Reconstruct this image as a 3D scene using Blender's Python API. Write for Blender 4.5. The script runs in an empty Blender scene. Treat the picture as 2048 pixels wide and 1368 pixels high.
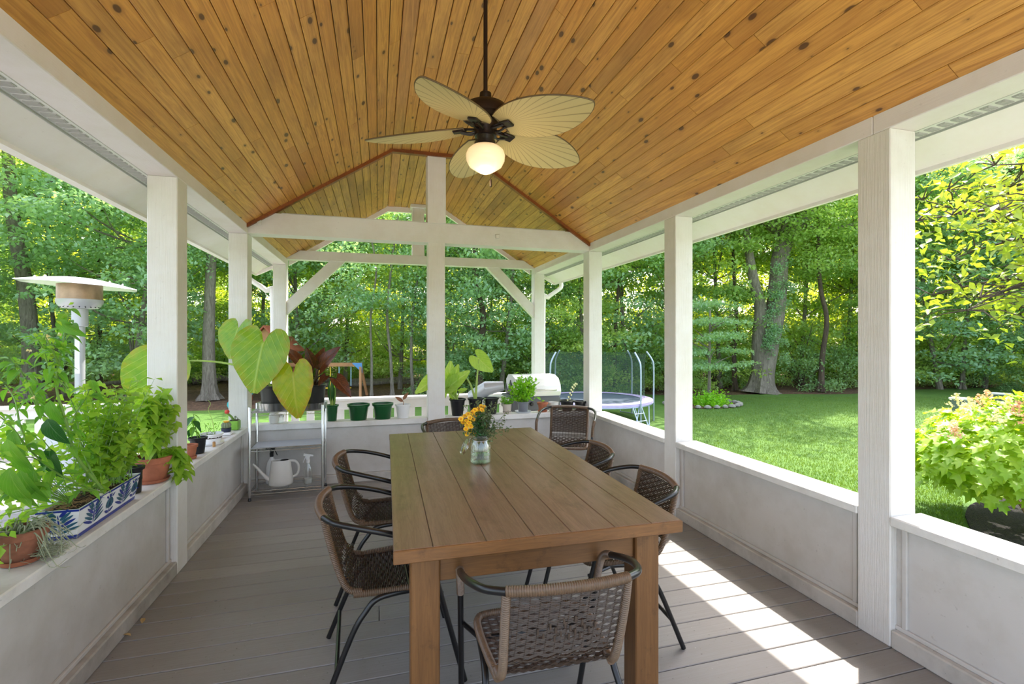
import bpy, math, random
import numpy as np
from math import sin, cos, pi, radians as R
from mathutils import Vector as V, Matrix

C = bpy.context.scene.collection
S = bpy.context.scene
rnd = random.Random(7)
nr = np.random.RandomState(11)

# ------------------------------------------------------------------ camera
F_PX, YAW, HOR, CAMH = 966.6, 0.2707, 676.5, 1.48
cam = bpy.data.cameras.new('camera'); co = bpy.data.objects.new('camera', cam); C.objects.link(co)
cam.sensor_width = 36; cam.lens = F_PX / 2048 * 36; cam.shift_y = -(684 - HOR) / 2048
cam.clip_start = 0.05; cam.clip_end = 500
co.location = (0, 0, CAMH); co.rotation_euler = (pi / 2, 0, -YAW)
S.camera = co

# ------------------------------------------------------------------ light
S.view_settings.view_transform = 'Standard'; S.view_settings.look = 'None'
S.view_settings.gamma = 1; S.view_settings.exposure = 0.98
try: S.view_settings.use_curve_mapping = False
except Exception: pass
SUN = V((0.465, 0.376, 1.0)).normalized()
w = bpy.data.worlds.new('sky'); S.world = w; w.use_nodes = True
nt = w.node_tree; nt.nodes.clear()
sk = nt.nodes.new('ShaderNodeTexSky'); sk.sky_type = 'NISHITA'; sk.sun_disc = False
sk.sun_elevation = math.asin(SUN.z); sk.sun_rotation = math.atan2(SUN.x, SUN.y)
sk.air_density = 1.0; sk.dust_density = 3.0; sk.ozone_density = 1.0
hs = nt.nodes.new('ShaderNodeHueSaturation'); hs.inputs['Saturation'].default_value = 0.62
bg = nt.nodes.new('ShaderNodeBackground'); bg.inputs[1].default_value = 0.42
ow = nt.nodes.new('ShaderNodeOutputWorld')
nt.links.new(sk.outputs[0], hs.inputs['Color']); nt.links.new(hs.outputs[0], bg.inputs[0]); nt.links.new(bg.outputs[0], ow.inputs[0])
sl = bpy.data.lights.new('sun', 'SUN'); sl.energy = 6.2; sl.angle = R(0.6); sl.color = (1, .95, .86)
so = bpy.data.objects.new('sun', sl); C.objects.link(so)
so.rotation_euler = SUN.to_track_quat('Z', 'Y').to_euler(); so.location = (6, 5, 14)
S.cycles.max_bounces = 10; S.cycles.diffuse_bounces = 6; S.cycles.transmission_bounces = 8
S.cycles.transparent_max_bounces = 16; S.cycles.use_denoising = True
S.cycles.sample_clamp_indirect = 8

# ------------------------------------------------------------------ helpers
def at(x, y, X=None, Y=None, Z=None):
    u = (x - 1024) / F_PX; v = (HOR - y) / F_PX
    c, s = cos(YAW), sin(YAW)
    d = V((u * c + s, -u * s + c, v))
    t = X / d.x if X is not None else Y / d.y if Y is not None else (Z - CAMH) / d.z
    return V((0, 0, CAMH)) + d * t

class MB:
    def __init__(s): s.v = []; s.f = []; s.mi = []; s.uv = {}
    def add(s, vs, fs, mi=0):
        o = len(s.v); s.v += [tuple(p) for p in vs]; s.f += [tuple(i + o for i in f) for f in fs]; s.mi += [mi] * len(fs)
    def box(s, x0, x1, y0, y1, z0, z1, M=None, mi=0):
        p = [V((x, y, z)) for z in (z0, z1) for y in (y0, y1) for x in (x0, x1)]
        if M is not None: p = [M @ q for q in p]
        s.add(p, [(0, 2, 3, 1), (4, 5, 7, 6), (0, 1, 5, 4), (2, 6, 7, 3), (0, 4, 6, 2), (1, 3, 7, 5)], mi)
    def cbox(s, x0, x1, y0, y1, z0, z1, b=.004, M=None, mi=0):
        # bevelled box (top and bottom edges and corners)
        def ring(i, z): return [(x0 + i, y0 + b), (x0 + b, y0 + i), (x1 - b, y0 + i), (x1 - i, y0 + b), (x1 - i, y1 - b), (x1 - b, y1 - i), (x0 + b, y1 - i), (x0 + i, y1 - b)]
        P = []
        for i, z in ((b, z0), (0, z0 + b), (0, z1 - b), (b, z1)):
            for q in ring(i, z): P.append(V((min(max(q[0], x0 + i), x1 - i), min(max(q[1], y0 + i), y1 - i), z)))
        if M is not None: P = [M @ q for q in P]
        fs = [tuple(range(7, -1, -1)), tuple(range(24, 32))]
        for k in range(3):
            for j in range(8):
                a = k * 8 + j; c = k * 8 + (j + 1) % 8; fs.append((a, c, c + 8, a + 8))
        s.add(P, fs, mi)
    def beam(s, a, b, w, h, up=(0, 0, 1), mi=0, bev=.004):
        a, b = V(a), V(b); d = b - a; L = d.length; d.normalize()
        sd = d.cross(V(up)).normalized(); u = sd.cross(d)
        M = Matrix.Translation(a) @ Matrix((sd, d, u)).transposed().to_4x4()
        s.cbox(-w / 2, w / 2, 0, L, -h / 2, h / 2, bev, M, mi)
    def tube(s, pts, r, n=8, cap=True, mi=0, closed=False):
        pts = [V(p) for p in pts]; m = len(pts)
        rs = r if isinstance(r, (list, tuple)) else [r] * m
        P = []; nrm = None
        for i, p in enumerate(pts):
            if closed: t = pts[(i + 1) % m] - pts[i - 1]
            else: t = pts[min(i + 1, m - 1)] - pts[max(i - 1, 0)]
            if t.length < 1e-9: t = V((0, 0, 1))
            t.normalize()
            if nrm is None:
                nrm = t.orthogonal().normalized()
            nrm = (nrm - t * nrm.dot(t))
            if nrm.length < 1e-6: nrm = t.orthogonal()
            nrm.normalize(); bn = t.cross(nrm)
            for k in range(n):
                a = 2 * pi * k / n; P.append(p + (nrm * cos(a) + bn * sin(a)) * rs[i])
        fs = []
        for i in range(m if closed else m - 1):
            for k in range(n):
                a = i * n + k; b = i * n + (k + 1) % n; j = ((i + 1) % m) * n
                fs.append((a, b, j + (k + 1) % n, j + k))
        if cap and not closed: fs += [tuple(range(n - 1, -1, -1)), tuple(range((m - 1) * n, m * n))]
        s.add(P, fs, mi)
    def lathe(s, prof, n=24, M=None, mi=0, c=(0, 0, 0), cap=True):
        P = []; fs = []; c = V(c)
        for r, z in prof:
            for k in range(n):
                a = 2 * pi * k / n; P.append(V((r * cos(a), r * sin(a), z)) + c)
        if M is not None: P = [M @ q for q in P]
        for i in range(len(prof) - 1):
            for k in range(n):
                a = i * n + k; b = i * n + (k + 1) % n; fs.append((a, b, b + n, a + n))
        if cap and prof[0][0] > 1e-6: fs.append(tuple(range(n - 1, -1, -1)))
        if cap and prof[-1][0] > 1e-6: fs.append(tuple(range((len(prof) - 1) * n, len(prof) * n)))
        s.add(P, fs, mi)
    def prism(s, poly, y0, y1, axis='y', mi=0):
        n = len(poly)
        f = {'y': lambda p, t: (p[0], t, p[1]), 'x': lambda p, t: (t, p[0], p[1]), 'z': lambda p, t: (p[0], p[1], t)}[axis]
        P = [f(p, y0) for p in poly] + [f(p, y1) for p in poly]
        s.add(P, [tuple(range(n)), tuple(range(2 * n - 1, n - 1, -1))] + [(i, i + n, (i + 1) % n + n, (i + 1) % n) for i in range(n)], mi)
    def mesh(s, name, mats, smooth=False, fixn=False):
        me = bpy.data.meshes.new(name); me.from_pydata([tuple(p) for p in s.v], [], s.f)
        for m in (mats if isinstance(mats, (list, tuple)) else [mats]): me.materials.append(m)
        if any(s.mi): me.polygons.foreach_set('material_index', s.mi)
        if fixn:
            import bmesh
            b = bmesh.new(); b.from_mesh(me); bmesh.ops.recalc_face_normals(b, faces=b.faces); b.to_mesh(me); b.free()
        if smooth:
            me.polygons.foreach_set('use_smooth', [True] * len(me.polygons))
            try: me.set_sharp_from_angle(angle=R(38))
            except Exception: pass
        me.update(); return me
    def obj(s, name, mats, parent=None, smooth=False, loc=None, rot=None, kind=None, fixn=True):
        o = bpy.data.objects.new(name, s.mesh(name, mats, smooth, fixn)); C.objects.link(o)
        if parent is not None: o.parent = parent
        if loc is not None: o.location = loc
        if rot is not None: o.rotation_euler = rot
        if kind: o['kind'] = kind
        return o

def link(me, name, parent=None, kind=None):
    o = bpy.data.objects.new(name, me); C.objects.link(o)
    if parent is not None: o.parent = parent
    if kind: o['kind'] = kind
    return o
def thing(name, label, cat, loc=(0, 0, 0), rz=0, group=None):
    o = bpy.data.objects.new(name, None); C.objects.link(o); o.empty_display_size = .1
    o.location = loc; o.rotation_euler = (0, 0, rz); o['label'] = label; o['category'] = cat
    if group: o['group'] = group
    return o
def tag(o, label, cat, group=None):
    o['label'] = label; o['category'] = cat
    if group: o['group'] = group
    return o
def struct(name, label=None):
    o = bpy.data.objects.new(name, None); C.objects.link(o); o['kind'] = 'structure'
    if label: o['label'] = label
    return o
def copy_tree(o, parent=None):
    c = o.copy(); C.objects.link(c); c.parent = parent
    for ch in list(o.children): copy_tree(ch, c)
    return c
def bez(p0, p1, p2, n=8):
    p0, p1, p2 = V(p0), V(p1), V(p2)
    return [p0 * (1 - t) ** 2 + p1 * 2 * t * (1 - t) + p2 * t * t for t in [i / n for i in range(n + 1)]]
def smoothpath(pts, n=6):
    # Catmull-Rom
    pts = [V(p) for p in pts]; out = []
    for i in range(len(pts) - 1):
        p0 = pts[max(i - 1, 0)]; p1 = pts[i]; p2 = pts[i + 1]; p3 = pts[min(i + 2, len(pts) - 1)]
        for k in range(n):
            t = k / n
            out.append(.5 * ((2 * p1) + (p2 - p0) * t + (2 * p0 - 5 * p1 + 4 * p2 - p3) * t * t + (3 * p1 - p0 - 3 * p2 + p3) * t ** 3))
    out.append(pts[-1]); return out

# ------------------------------------------------------------------ materials
def lin(c):
    return tuple((x / 12.92 if x <= .04045 else ((x + .055) / 1.055) ** 2.4) for x in [v / 255 for v in c]) + (1,)
class NT:
    def __init__(s, name):
        s.m = bpy.data.materials.new(name); s.m.use_nodes = True; s.t = s.m.node_tree; s.t.nodes.clear()
        s.out = s.n('ShaderNodeOutputMaterial')
    def n(s, typ, **kw):
        x = s.t.nodes.new(typ)
        for k, v in kw.items():
            if k in x.inputs.keys() and not hasattr(x, k): x.inputs[k].default_value = v
            else:
                try: setattr(x, k, v)
                except Exception: x.inputs[k].default_value = v
        return x
    def l(s, a, b): s.t.links.new(a, b)
    def val(s, a, sock):
        if isinstance(a, (int, float, tuple)): sock.default_value = a
        else: s.l(a, sock)
    def math(s, op, a, b=0.0, c=None):
        x = s.n('ShaderNodeMath', operation=op); s.val(a, x.inputs[0]); s.val(b, x.inputs[1])
        if c is not None: s.val(c, x.inputs[2])
        return x.outputs[0]
    def mix(s, f, a, b, blend='MIX'):
        x = s.n('ShaderNodeMix', data_type='RGBA', blend_type=blend); s.val(f, x.inputs[0]); s.val(a, x.inputs[6]); s.val(b, x.inputs[7]); return x.outputs[2]
    def ramp(s, f, stops):
        x = s.n('ShaderNodeValToRGB'); s.l(f, x.inputs[0]); e = x.color_ramp.elements
        while len(e) < len(stops): e.new(.5)
        for i, (p, c) in enumerate(stops): e[i].position = p; e[i].color = c if isinstance(c, tuple) else (c, c, c, 1)
        return x.outputs[0]
    def noise(s, vec, scale, detail=4, rough=.55, dist=0):
        x = s.n('ShaderNodeTexNoise'); x.inputs['Scale'].default_value = scale; x.inputs['Detail'].default_value = detail
        x.inputs['Roughness'].default_value = rough; x.inputs['Distortion'].default_value = dist
        if vec is not None: s.l(vec, x.inputs['Vector'])
        return x.outputs[0]
    def coord(s, kind='Object'): return s.n('ShaderNodeTexCoord').outputs[kind]
    def mapping(s, vec, scale=(1, 1, 1), rot=(0, 0, 0), loc=None):
        x = s.n('ShaderNodeMapping'); x.inputs['Scale'].default_value = scale; x.inputs['Rotation'].default_value = rot
        s.l(vec, x.inputs['Vector'])
        if loc is not None: s.val(loc, x.inputs['Location'])
        return x.outputs[0]
    def bump(s, h, strength=.3, dist=.01):
        x = s.n('ShaderNodeBump'); x.inputs['Strength'].default_value = strength; x.inputs['Distance'].default_value = dist
        s.l(h, x.inputs['Height']); return x.outputs[0]
    def bsdf(s, color, rough=.5, metal=0, normal=None, **kw):
        x = s.n('ShaderNodeBsdfPrincipled'); s.val(color, x.inputs['Base Color']); s.val(rough, x.inputs['Roughness'])
        s.val(metal, x.inputs['Metallic'])
        if normal is not None: s.l(normal, x.inputs['Normal'])
        for k, v in kw.items():
            k = k.replace('_', ' '); s.val(v, x.inputs[k])
        return x.outputs[0]
    def done(s, sh): s.l(sh, s.out.inputs[0]); return s.m

def plain(name, rgb, rough=.5, metal=0, noise=.0, nscale=20, bump=0.0, **kw):
    t = NT(name); c = lin(rgb); vec = t.coord()
    col = c
    if noise:
        d = tuple(v * (1 - noise) for v in c[:3]) + (1,)
        col = t.mix(t.ramp(t.noise(vec, nscale), [(.35, 0.), (.7, 1.)]), c, d)
    nm = t.bump(t.noise(vec, nscale * 3), bump, .003) if bump else None
    return t.done(t.bsdf(col, rough, metal, nm, **kw))

def m_paint(name, rgb, grain=(30, 3, 3), stain=.10, bs=.25):
    t = NT(name); vec = t.coord()
    g = t.noise(t.mapping(vec, grain), 3, 6, .65)
    n1 = t.noise(vec, 1.1, 6, .65); n2 = t.noise(vec, 7, 5, .6)
    c = lin(rgb); d = tuple(v * (1 - stain * 2.2) * k for v, k in zip(c[:3], (1, .97, .9))) + (1,)
    f = t.ramp(t.math('ADD', t.math('MULTIPLY', n1, .65), t.math('MULTIPLY', n2, .35)), [(.42, 0.), (.68, 1.)])
    col = t.mix(f, c, d)
    sp = t.ramp(t.noise(vec, 45, 2, .5), [(.70, 0.), (.76, 1.)])
    col = t.mix(t.math('MULTIPLY', sp, .35 * min(1, stain * 6)), col, lin((110, 100, 88)))
    return t.done(t.bsdf(col, .55, 0, t.bump(g, bs, .004)))
M_paint_v = m_paint('white_paint_vertical', (222, 220, 217), (40, 40, 1.2), .05, .8)
M_paint_y = m_paint('white_paint_lengthwise', (224, 217, 218), (40, 1.2, 40), .05, .3)
M_paint_x = m_paint('white_paint_crosswise', (218, 216, 214), (1.2, 40, 40), .06, .3)
M_panel = m_paint('white_panel', (200, 197, 193), (6, 2, 6), .10, .25)
M_trimd = m_paint('weathered_trim', (196, 191, 184), (8, 8, 3), .25, .4)
M_soffit = m_paint('soffit_white', (238, 231, 233), (30, 1, 30), .03, .25)
M_sill = m_paint('sill_white', (226, 224, 220), (6, 6, 6), .16, .3)
M_ventg = plain('vent_grey', (172, 172, 170), .6)
M_ventw = plain('vent_white', (214, 214, 211), .5)

def m_pine(name, c1, c2, cd, axis='y', stain=0.0, knots=True):
    t = NT(name); vec = t.coord()
    oi = t.n('ShaderNodeObjectInfo').outputs['Random']
    off = t.n('ShaderNodeCombineXYZ'); t.l(t.math('MULTIPLY', oi, 31.7), off.inputs[0]); t.l(t.math('MULTIPLY', oi, 57.3), off.inputs[1])
    v2 = t.n('ShaderNodeVectorMath', operation='ADD'); t.l(vec, v2.inputs[0]); t.l(off.outputs[0], v2.inputs[1]); v = v2.outputs[0]
    g = t.noise(t.mapping(v, (34, 1.6, 34)), 1.6, 6, .62, 1.2)
    g2 = t.noise(t.mapping(v, (150, 4, 150)), 1.0, 3, .6)
    big = t.noise(t.mapping(v, (3, 1.3, 3)), 1.0, 4, .6)
    col = t.mix(t.ramp(oi, [(0, 0.), (1, 1.)]), lin(c1), lin(c2))
    col = t.mix(t.math('MULTIPLY', t.ramp(g, [(.40, 0.), (.66, 1.)]), .7), col, lin(cd))
    col = t.mix(t.math('MULTIPLY', t.ramp(g2, [(.45, 0.), (.75, 1.)]), .25), col, lin(cd))
    h2 = t.math('FRACT', t.math('MULTIPLY', oi, 17.3))
    col = t.mix(t.math('MULTIPLY', t.ramp(h2, [(.62, 0.), (1., 1.)]), .6), col, lin(cd))
    col = t.mix(t.math('MULTIPLY', t.ramp(big, [(.5, 0.), (.72, 1.)]), .35 + stain), col, lin(tuple(int(a * .72) for a in cd)))
    if knots:
        vo = t.n('ShaderNodeTexVoronoi', voronoi_dimensions='2D'); vo.inputs['Scale'].default_value = 1
        t.l(t.mapping(v, (9, 3.6, 1)), vo.inputs['Vector'])
        sep = t.n('ShaderNodeSeparateColor'); t.l(vo.outputs['Color'], sep.inputs[0])
        th = t.math('ADD', t.math('MULTIPLY', sep.outputs[0], .16), -.045)
        k = t.math('SUBTRACT', th, vo.outputs['Distance'])
        k1 = t.ramp(t.math('ADD', t.math('MULTIPLY', k, 14.), .5), [(.35, 0.), (.75, 1.)])
        k0 = t.ramp(t.math('ADD', t.math('MULTIPLY', k, 5.), .75), [(.3, 0.), (.9, 1.)])
        col = t.mix(t.math('MULTIPLY', k0, .45), col, lin(tuple(int(a * .75) for a in cd)))
        col = t.mix(t.math('MULTIPLY', k1, .85), col, lin((74, 42, 20)))
    nm = t.bump(g, .15, .002)
    return t.done(t.bsdf(col, .42, 0, nm))
M_pine = m_pine('varnished_pine', (220, 164, 86), (206, 144, 64), (162, 104, 46))
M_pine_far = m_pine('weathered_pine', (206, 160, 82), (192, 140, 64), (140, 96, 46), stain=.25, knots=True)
M_pine_trim = m_pine('pine_trim', (200, 142, 78), (188, 130, 68), (150, 98, 50), knots=False)
M_mould = m_pine('brown_moulding', (150, 82, 30), (138, 72, 26), (104, 54, 20), knots=False)

def m_deck():
    t = NT('composite_decking'); vec = t.coord(); oi = t.n('ShaderNodeObjectInfo').outputs['Random']
    off = t.n('ShaderNodeCombineXYZ'); t.l(t.math('MULTIPLY', oi, 41.), off.inputs[0])
    v2 = t.n('ShaderNodeVectorMath', operation='ADD'); t.l(vec, v2.inputs[0]); t.l(off.outputs[0], v2.inputs[1]); v = v2.outputs[0]
    g = t.noise(t.mapping(v, (1.4, 60, 1)), 2, 6, .65, .6)
    b = t.noise(v, 1.6, 6, .65); sp = t.noise(v, 60, 2, .5)
    col = t.mix(oi, lin((150, 146, 142)), lin((135, 131, 128)))
    col = t.mix(t.math('MULTIPLY', t.ramp(g, [(.4, 0.), (.7, 1.)]), .5), col, lin((124, 117, 111)))
    col = t.mix(t.math('MULTIPLY', t.ramp(b, [(.45, 0.), (.7, 1.)]), .45), col, lin((128, 120, 112)))
    col = t.mix(t.ramp(sp, [(.69, 0.), (.75, .6)]), col, lin((70, 60, 52)))
    col = t.mix(t.ramp(t.noise(v, 75, 2, .5), [(.73, 0.), (.78, .5)]), col, lin((190, 188, 182)))
    return t.done(t.bsdf(col, .55, 0, t.bump(g, .3, .002)))
M_deck = m_deck()
M_dark = plain('dark_gap', (38, 34, 30), .9)

def m_table(name, c1, c2, grain, rough=.38):
    t = NT(name); vec = t.coord(); oi = t.n('ShaderNodeObjectInfo').outputs['Random']
    off = t.n('ShaderNodeCombineXYZ')
    for i, k in enumerate((13., 29., 7.)): t.l(t.math('MULTIPLY', oi, k), off.inputs[i])
    v2 = t.n('ShaderNodeVectorMath', operation='ADD'); t.l(vec, v2.inputs[0]); t.l(off.outputs[0], v2.inputs[1]); v = v2.outputs[0]
    g = t.noise(t.mapping(v, grain), 2.2, 8, .68, 1.6)
    w_ = t.n('ShaderNodeTexWave', wave_type='BANDS', bands_direction='X'); w_.inputs['Scale'].default_value = 1.6; w_.inputs['Distortion'].default_value = 7
    w_.inputs['Detail'].default_value = 4; w_.inputs['Detail Scale'].default_value = 1.2
    t.l(t.mapping(v, tuple(a * .12 for a in grain)), w_.inputs['Vector'])
    b = t.noise(vec, 2.3, 5, .6); b2 = t.noise(t.mapping(v, (9, 4, 9)), 1.1, 6, .7)
    col = t.mix(oi, lin(c1), lin(tuple(int(a * .93) for a in c1)))
    col = t.mix(t.math('MULTIPLY', t.ramp(g, [(.36, 0.), (.72, 1.)]), .7), col, lin(c2))
    col = t.mix(t.math('MULTIPLY', w_.outputs[0], .22), col, lin(c2))
    col = t.mix(t.math('MULTIPLY', t.ramp(b2, [(.56, 0.), (.72, 1.)]), .55), col, lin(tuple(int(a * .62) for a in c2)))
    sc = t.ramp(t.noise(t.mapping(v, (30, 6, 30)), 1.6, 4, .6, 1.5), [(.68, 0.), (.74, 1.)])
    col = t.mix(t.math('MULTIPLY', sc, .5), col, lin((52, 34, 20)))
    rg = t.math('ADD', t.math('MULTIPLY', b, .25), rough - .1)
    return t.done(t.bsdf(col, rg, 0, t.bump(g, .22, .002)))
M_ttop = m_table('table_top_wood', (144, 114, 94), (92, 66, 50), (26, 2.2, 26), .30)
M_tleg = m_table('table_leg_wood', (134, 92, 50), (84, 54, 26), (30, 30, 1.6), .42)
M_tapr = m_table('table_apron_wood', (132, 90, 48), (84, 54, 28), (1.8, 30, 26), .45)

M_black = plain('black_powder_coat', (24, 24, 25), .28, 0, .2, 12)
M_rattan = plain('brown_wicker', (106, 84, 64), .42, 0, .30, 60)
M_rattan2 = plain('brown_weave', (66, 50, 38), .55, 0, .35, 60)
M_bronze = plain('dark_bronze', (40, 30, 26), .35, .4)
M_chrome = plain('chrome_wire', (196, 196, 194), .24, .95)
M_steel = plain('brushed_steel', (190, 190, 190), .3, .9)
M_alum = plain('painted_aluminium', (188, 190, 196), .35, .3)
M_whiteplastic = plain('white_plastic', (232, 232, 232), .35)
M_cream = plain('cream_plastic', (216, 214, 208), .4, 0, .05, 8)
M_blackplastic = plain('black_plastic', (26, 27, 29), .35, 0, .3, 9)
M_greyplastic = plain('grey_plastic', (120, 122, 130), .45)
M_greenplastic = plain('green_plastic', (22, 84, 42), .3, 0, .15, 9)
M_terra = plain('terracotta', (174, 104, 74), .8, 0, .3, 14, .3)
M_terra2 = plain('old_terracotta', (150, 96, 72), .85, 0, .45, 16, .35)
M_soil = plain('potting_soil', (58, 40, 28), .95, 0, .6, 70, .8)
M_straw = plain('dry_straw', (150, 118, 78), .9, 0, .5, 80)

def m_glass(name, tint=(.93, .97, .96), rough=0.0, fac=.16):
    # thin clear glass
    t = NT(name); tr = t.n('ShaderNodeBsdfTransparent'); tr.inputs[0].default_value = tint + (1,)
    gl = t.n('ShaderNodeBsdfGlossy'); gl.inputs['Roughness'].default_value = rough; gl.inputs['Color'].default_value = (.95, .97, .97, 1)
    lw = t.n('ShaderNodeLayerWeight'); lw.inputs[0].default_value = .35
    f = t.math('ADD', t.math('MULTIPLY', lw.outputs['Facing'], .55), fac * .5)
    mx = t.n('ShaderNodeMixShader'); t.l(f, mx.inputs[0]); t.l(tr.outputs[0], mx.inputs[1]); t.l(gl.outputs[0], mx.inputs[2])
    return t.done(mx.outputs[0])
M_glass = m_glass('clear_glass', fac=.2)
M_water = m_glass('cloudy_water', (.84, .88, .74), .1, .25)
M_clearplastic = m_glass('clear_plastic', (.86, .87, .86), .2, .3)

def m_leaf(name, c1, c2, trans=.45, veins=False, rough=.42, scale=6, cv=None, edge=None, hue=.0):
    t = NT(name); vec = t.coord(); oi = t.n('ShaderNodeObjectInfo').outputs['Random']
    n = t.noise(vec, scale, 3, .6)
    f = t.math('ADD', t.math('MULTIPLY', t.ramp(n, [(.35, 0.), (.65, 1.)]), .6), t.math('MULTIPLY', oi, .4))
    col = t.mix(f, lin(c1), lin(c2))
    nm = None
    if veins:
        uv = t.n('ShaderNodeUVMap'); sx = t.n('ShaderNodeSeparateXYZ'); t.l(uv.outputs[0], sx.inputs[0])
        u = t.math('ABSOLUTE', t.math('SUBTRACT', sx.outputs[0], .5)); v = sx.outputs[1]
        mid = t.ramp(u, [(.0, 1.), (.03, 0.)])
        ph = t.math('ADD', t.math('MULTIPLY', v, 44.), t.math('MULTIPLY', u, -52.))
        lat = t.ramp(t.math('SINE', ph), [(.86, 0.), (1., 1.)])
        vv = t.math('MAXIMUM', mid, t.math('MULTIPLY', lat, .55))
        col = t.mix(t.math('MULTIPLY', vv, .55), col, lin(cv or (170, 205, 110)))
        if edge:
            em = t.n('ShaderNodeAttribute', attribute_name='edge'); 
            e2 = t.math('MULTIPLY', t.ramp(em.outputs['Fac'], [(.72, 0.), (1., 1.)]), t.ramp(t.noise(vec, 9, 3), [(.4, .15), (.62, 1.)]))
            col = t.mix(t.math('MULTIPLY', e2, .7), col, lin(edge))
        nm = t.bump(t.math('MULTIPLY', vv, -1.), .5, .006)
    d = t.bsdf(col, rough, 0, nm)
    tr = t.n('ShaderNodeBsdfTranslucent')
    tc = t.mix(1.0, col, (1.55, 1.45, .72, 1), 'MULTIPLY'); t.l(tc, tr.inputs[0])
    mx = t.n('ShaderNodeMixShader'); mx.inputs[0].default_value = trans; t.l(d, mx.inputs[1]); t.l(tr.outputs[0], mx.inputs[2])
    return t.done(mx.outputs[0])
M_fol = [m_leaf('forest_leaf', (138, 176, 108), (180, 202, 112), .5, rough=.34, scale=.35),
         m_leaf('blue_green_leaf', (132, 172, 140), (164, 196, 148), .45, rough=.32, scale=.35),
         m_leaf('sunlit_tint_leaf', (196, 212, 84), (222, 224, 110), .58, rough=.45, scale=.4),  # sunlight in the deeper wood is put into this yellow-green colour
         m_leaf('conifer_like_leaf', (124, 162, 116), (156, 188, 126), .45, rough=.5, scale=.4)]
M_magn = m_leaf('magnolia_leaf', (118, 150, 50), (160, 172, 64), .4, scale=1.2)
M_hyd = m_leaf('hydrangea_leaf', (128, 172, 44), (172, 194, 56), .45, scale=1.5)
M_mint = m_leaf('mint_leaf', (112, 166, 52), (172, 204, 78), .5, scale=9)
M_basil = m_leaf('basil_leaf', (136, 182, 62), (182, 208, 86), .5, scale=9)
M_pepper = m_leaf('pepper_leaf', (92, 152, 50), (142, 192, 66), .5, True, .35, 9, cv=(170, 205, 110))
M_pepdark = m_leaf('dark_pepper_leaf', (34, 84, 36), (52, 108, 44), .3, True, .35, 9, cv=(96, 150, 80))
M_coloc = m_leaf('elephant_ear_leaf', (92, 148, 30), (136, 172, 36), .32, True, .35, 5, cv=(190, 214, 110), edge=(170, 150, 40))
M_coloc2 = m_leaf('yellowing_elephant_ear_leaf', (150, 176, 28), (186, 190, 40), .5, True, .38, 6, cv=(206, 206, 90), edge=(188, 104, 44))
M_coloc3 = m_leaf('pale_elephant_ear_leaf', (150, 190, 84), (176, 206, 96), .5, True, .4, 5, cv=(206, 224, 150))
M_darkleaf = m_leaf('purple_black_leaf', (50, 32, 26), (108, 54, 30), .3, True, .25, 8, cv=(150, 96, 60))
M_olive = m_leaf('grey_green_leaf', (84, 104, 70), (120, 136, 98), .35, scale=20)
M_fern = m_leaf('fresh_green_leaf', (110, 178, 40), (150, 200, 52), .5, scale=12)
M_stem = plain('green_stem', (112, 150, 62), .5, 0, .2, 20)
M_stempale = plain('pale_petiole', (164, 190, 92), .45, 0, .2, 12)
M_stemdark = plain('dark_stem', (70, 44, 34), .4, 0, .3, 20)
M_twig = plain('dry_twig', (150, 122, 92), .8)
def m_bark(name, a, b):
    t = NT(name); vec = t.coord(); g = t.noise(t.mapping(vec, (9, 9, 1.6)), 1.6, 7, .7, .8)
    return t.done(t.bsdf(t.ramp(g, [(.3, lin(b)), (.7, lin(a))]), .9, 0, t.bump(g, .9, .05)))
M_bark = m_bark('grey_bark', (150, 142, 128), (84, 76, 66)); M_barkd = m_bark('brown_bark', (104, 88, 72), (54, 44, 36))

# ------------------------------------------------------------------ constants of the porch
XL, XR, W = -1.209, 2.362, .165
PY = [0.02, 1.744, 3.475, 5.165, 7.19]
ZB, ZC, ZS = 2.49, 2.58, .627
SL, ZR = .635, 3.44
XA, XBk = XL + (ZR - ZC) / SL, XR - (ZR - ZC) / SL
Y0, Y1, YM = -.75, 7.5, 5.2
GZ = -1.0

# ------------------------------------------------------------------ floor
floor = struct('floor')
m = MB(); m.box(-1.45, 2.6, Y0, 7.42, -.30, -.03); m.obj('deck_frame', M_dark, floor)
pitch = .1475; k0 = int((Y0 - 1.596) / pitch); y = 1.596 + k0 * pitch
while y < 7.3:
    m = MB()
    segs = [(-1.43, 2.58)] if rnd.random() < .6 else None
    if not segs:
        xm = rnd.uniform(-.3, 1.4); segs = [(-1.43, xm - .0015), (xm + .0015, 2.58)]
    for a, b in segs:
        m = MB(); m.cbox(a, b, y + .0025, y + pitch - .0025, -.03, 0, .003); m.obj('floor_board', M_deck, floor)
    y += pitch

# ------------------------------------------------------------------ ceiling
ceil = struct('ceiling')
def ceil_pt(X):
    if X < XA: return ZC + (X - XL) * SL
    if X > XBk: return ZC + (XR - X) * SL
    return ZR
def cboard(x0, x1, y0, y1, mat, g=.0025, drop=0.0, name='ceiling_board'):
    z0, z1 = ceil_pt(x0 + 1e-4), ceil_pt(x1 - 1e-4)
    m = MB(); b = .004; d = drop
    gx = g
    pr = [(x0 + gx, z0 + SL * 0 + .003 - d), (x0 + gx + b, z0 - d + (z1 - z0) * b / (x1 - x0)), (x1 - gx - b, z1 - d - (z1 - z0) * b / (x1 - x0)), (x1 - gx, z1 + .003 - d), (x1 - gx, z1 + .02), (x0 + gx, z0 + .02)]
    m.prism(pr, y0 + .0012, y1 - .0012); m.obj(name, mat, ceil)
def rows(xa, xb, n):
    return [(xa + (xb - xa) * i / n, xa + (xb - xa) * (i + 1) / n) for i in range(n)]
main = rows(XL - .01, XA, 18) + [(a, b) for a, b in rows(XA + .09, XBk - .11, 7)] + rows(XBk, XR + .01, 18)
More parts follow.
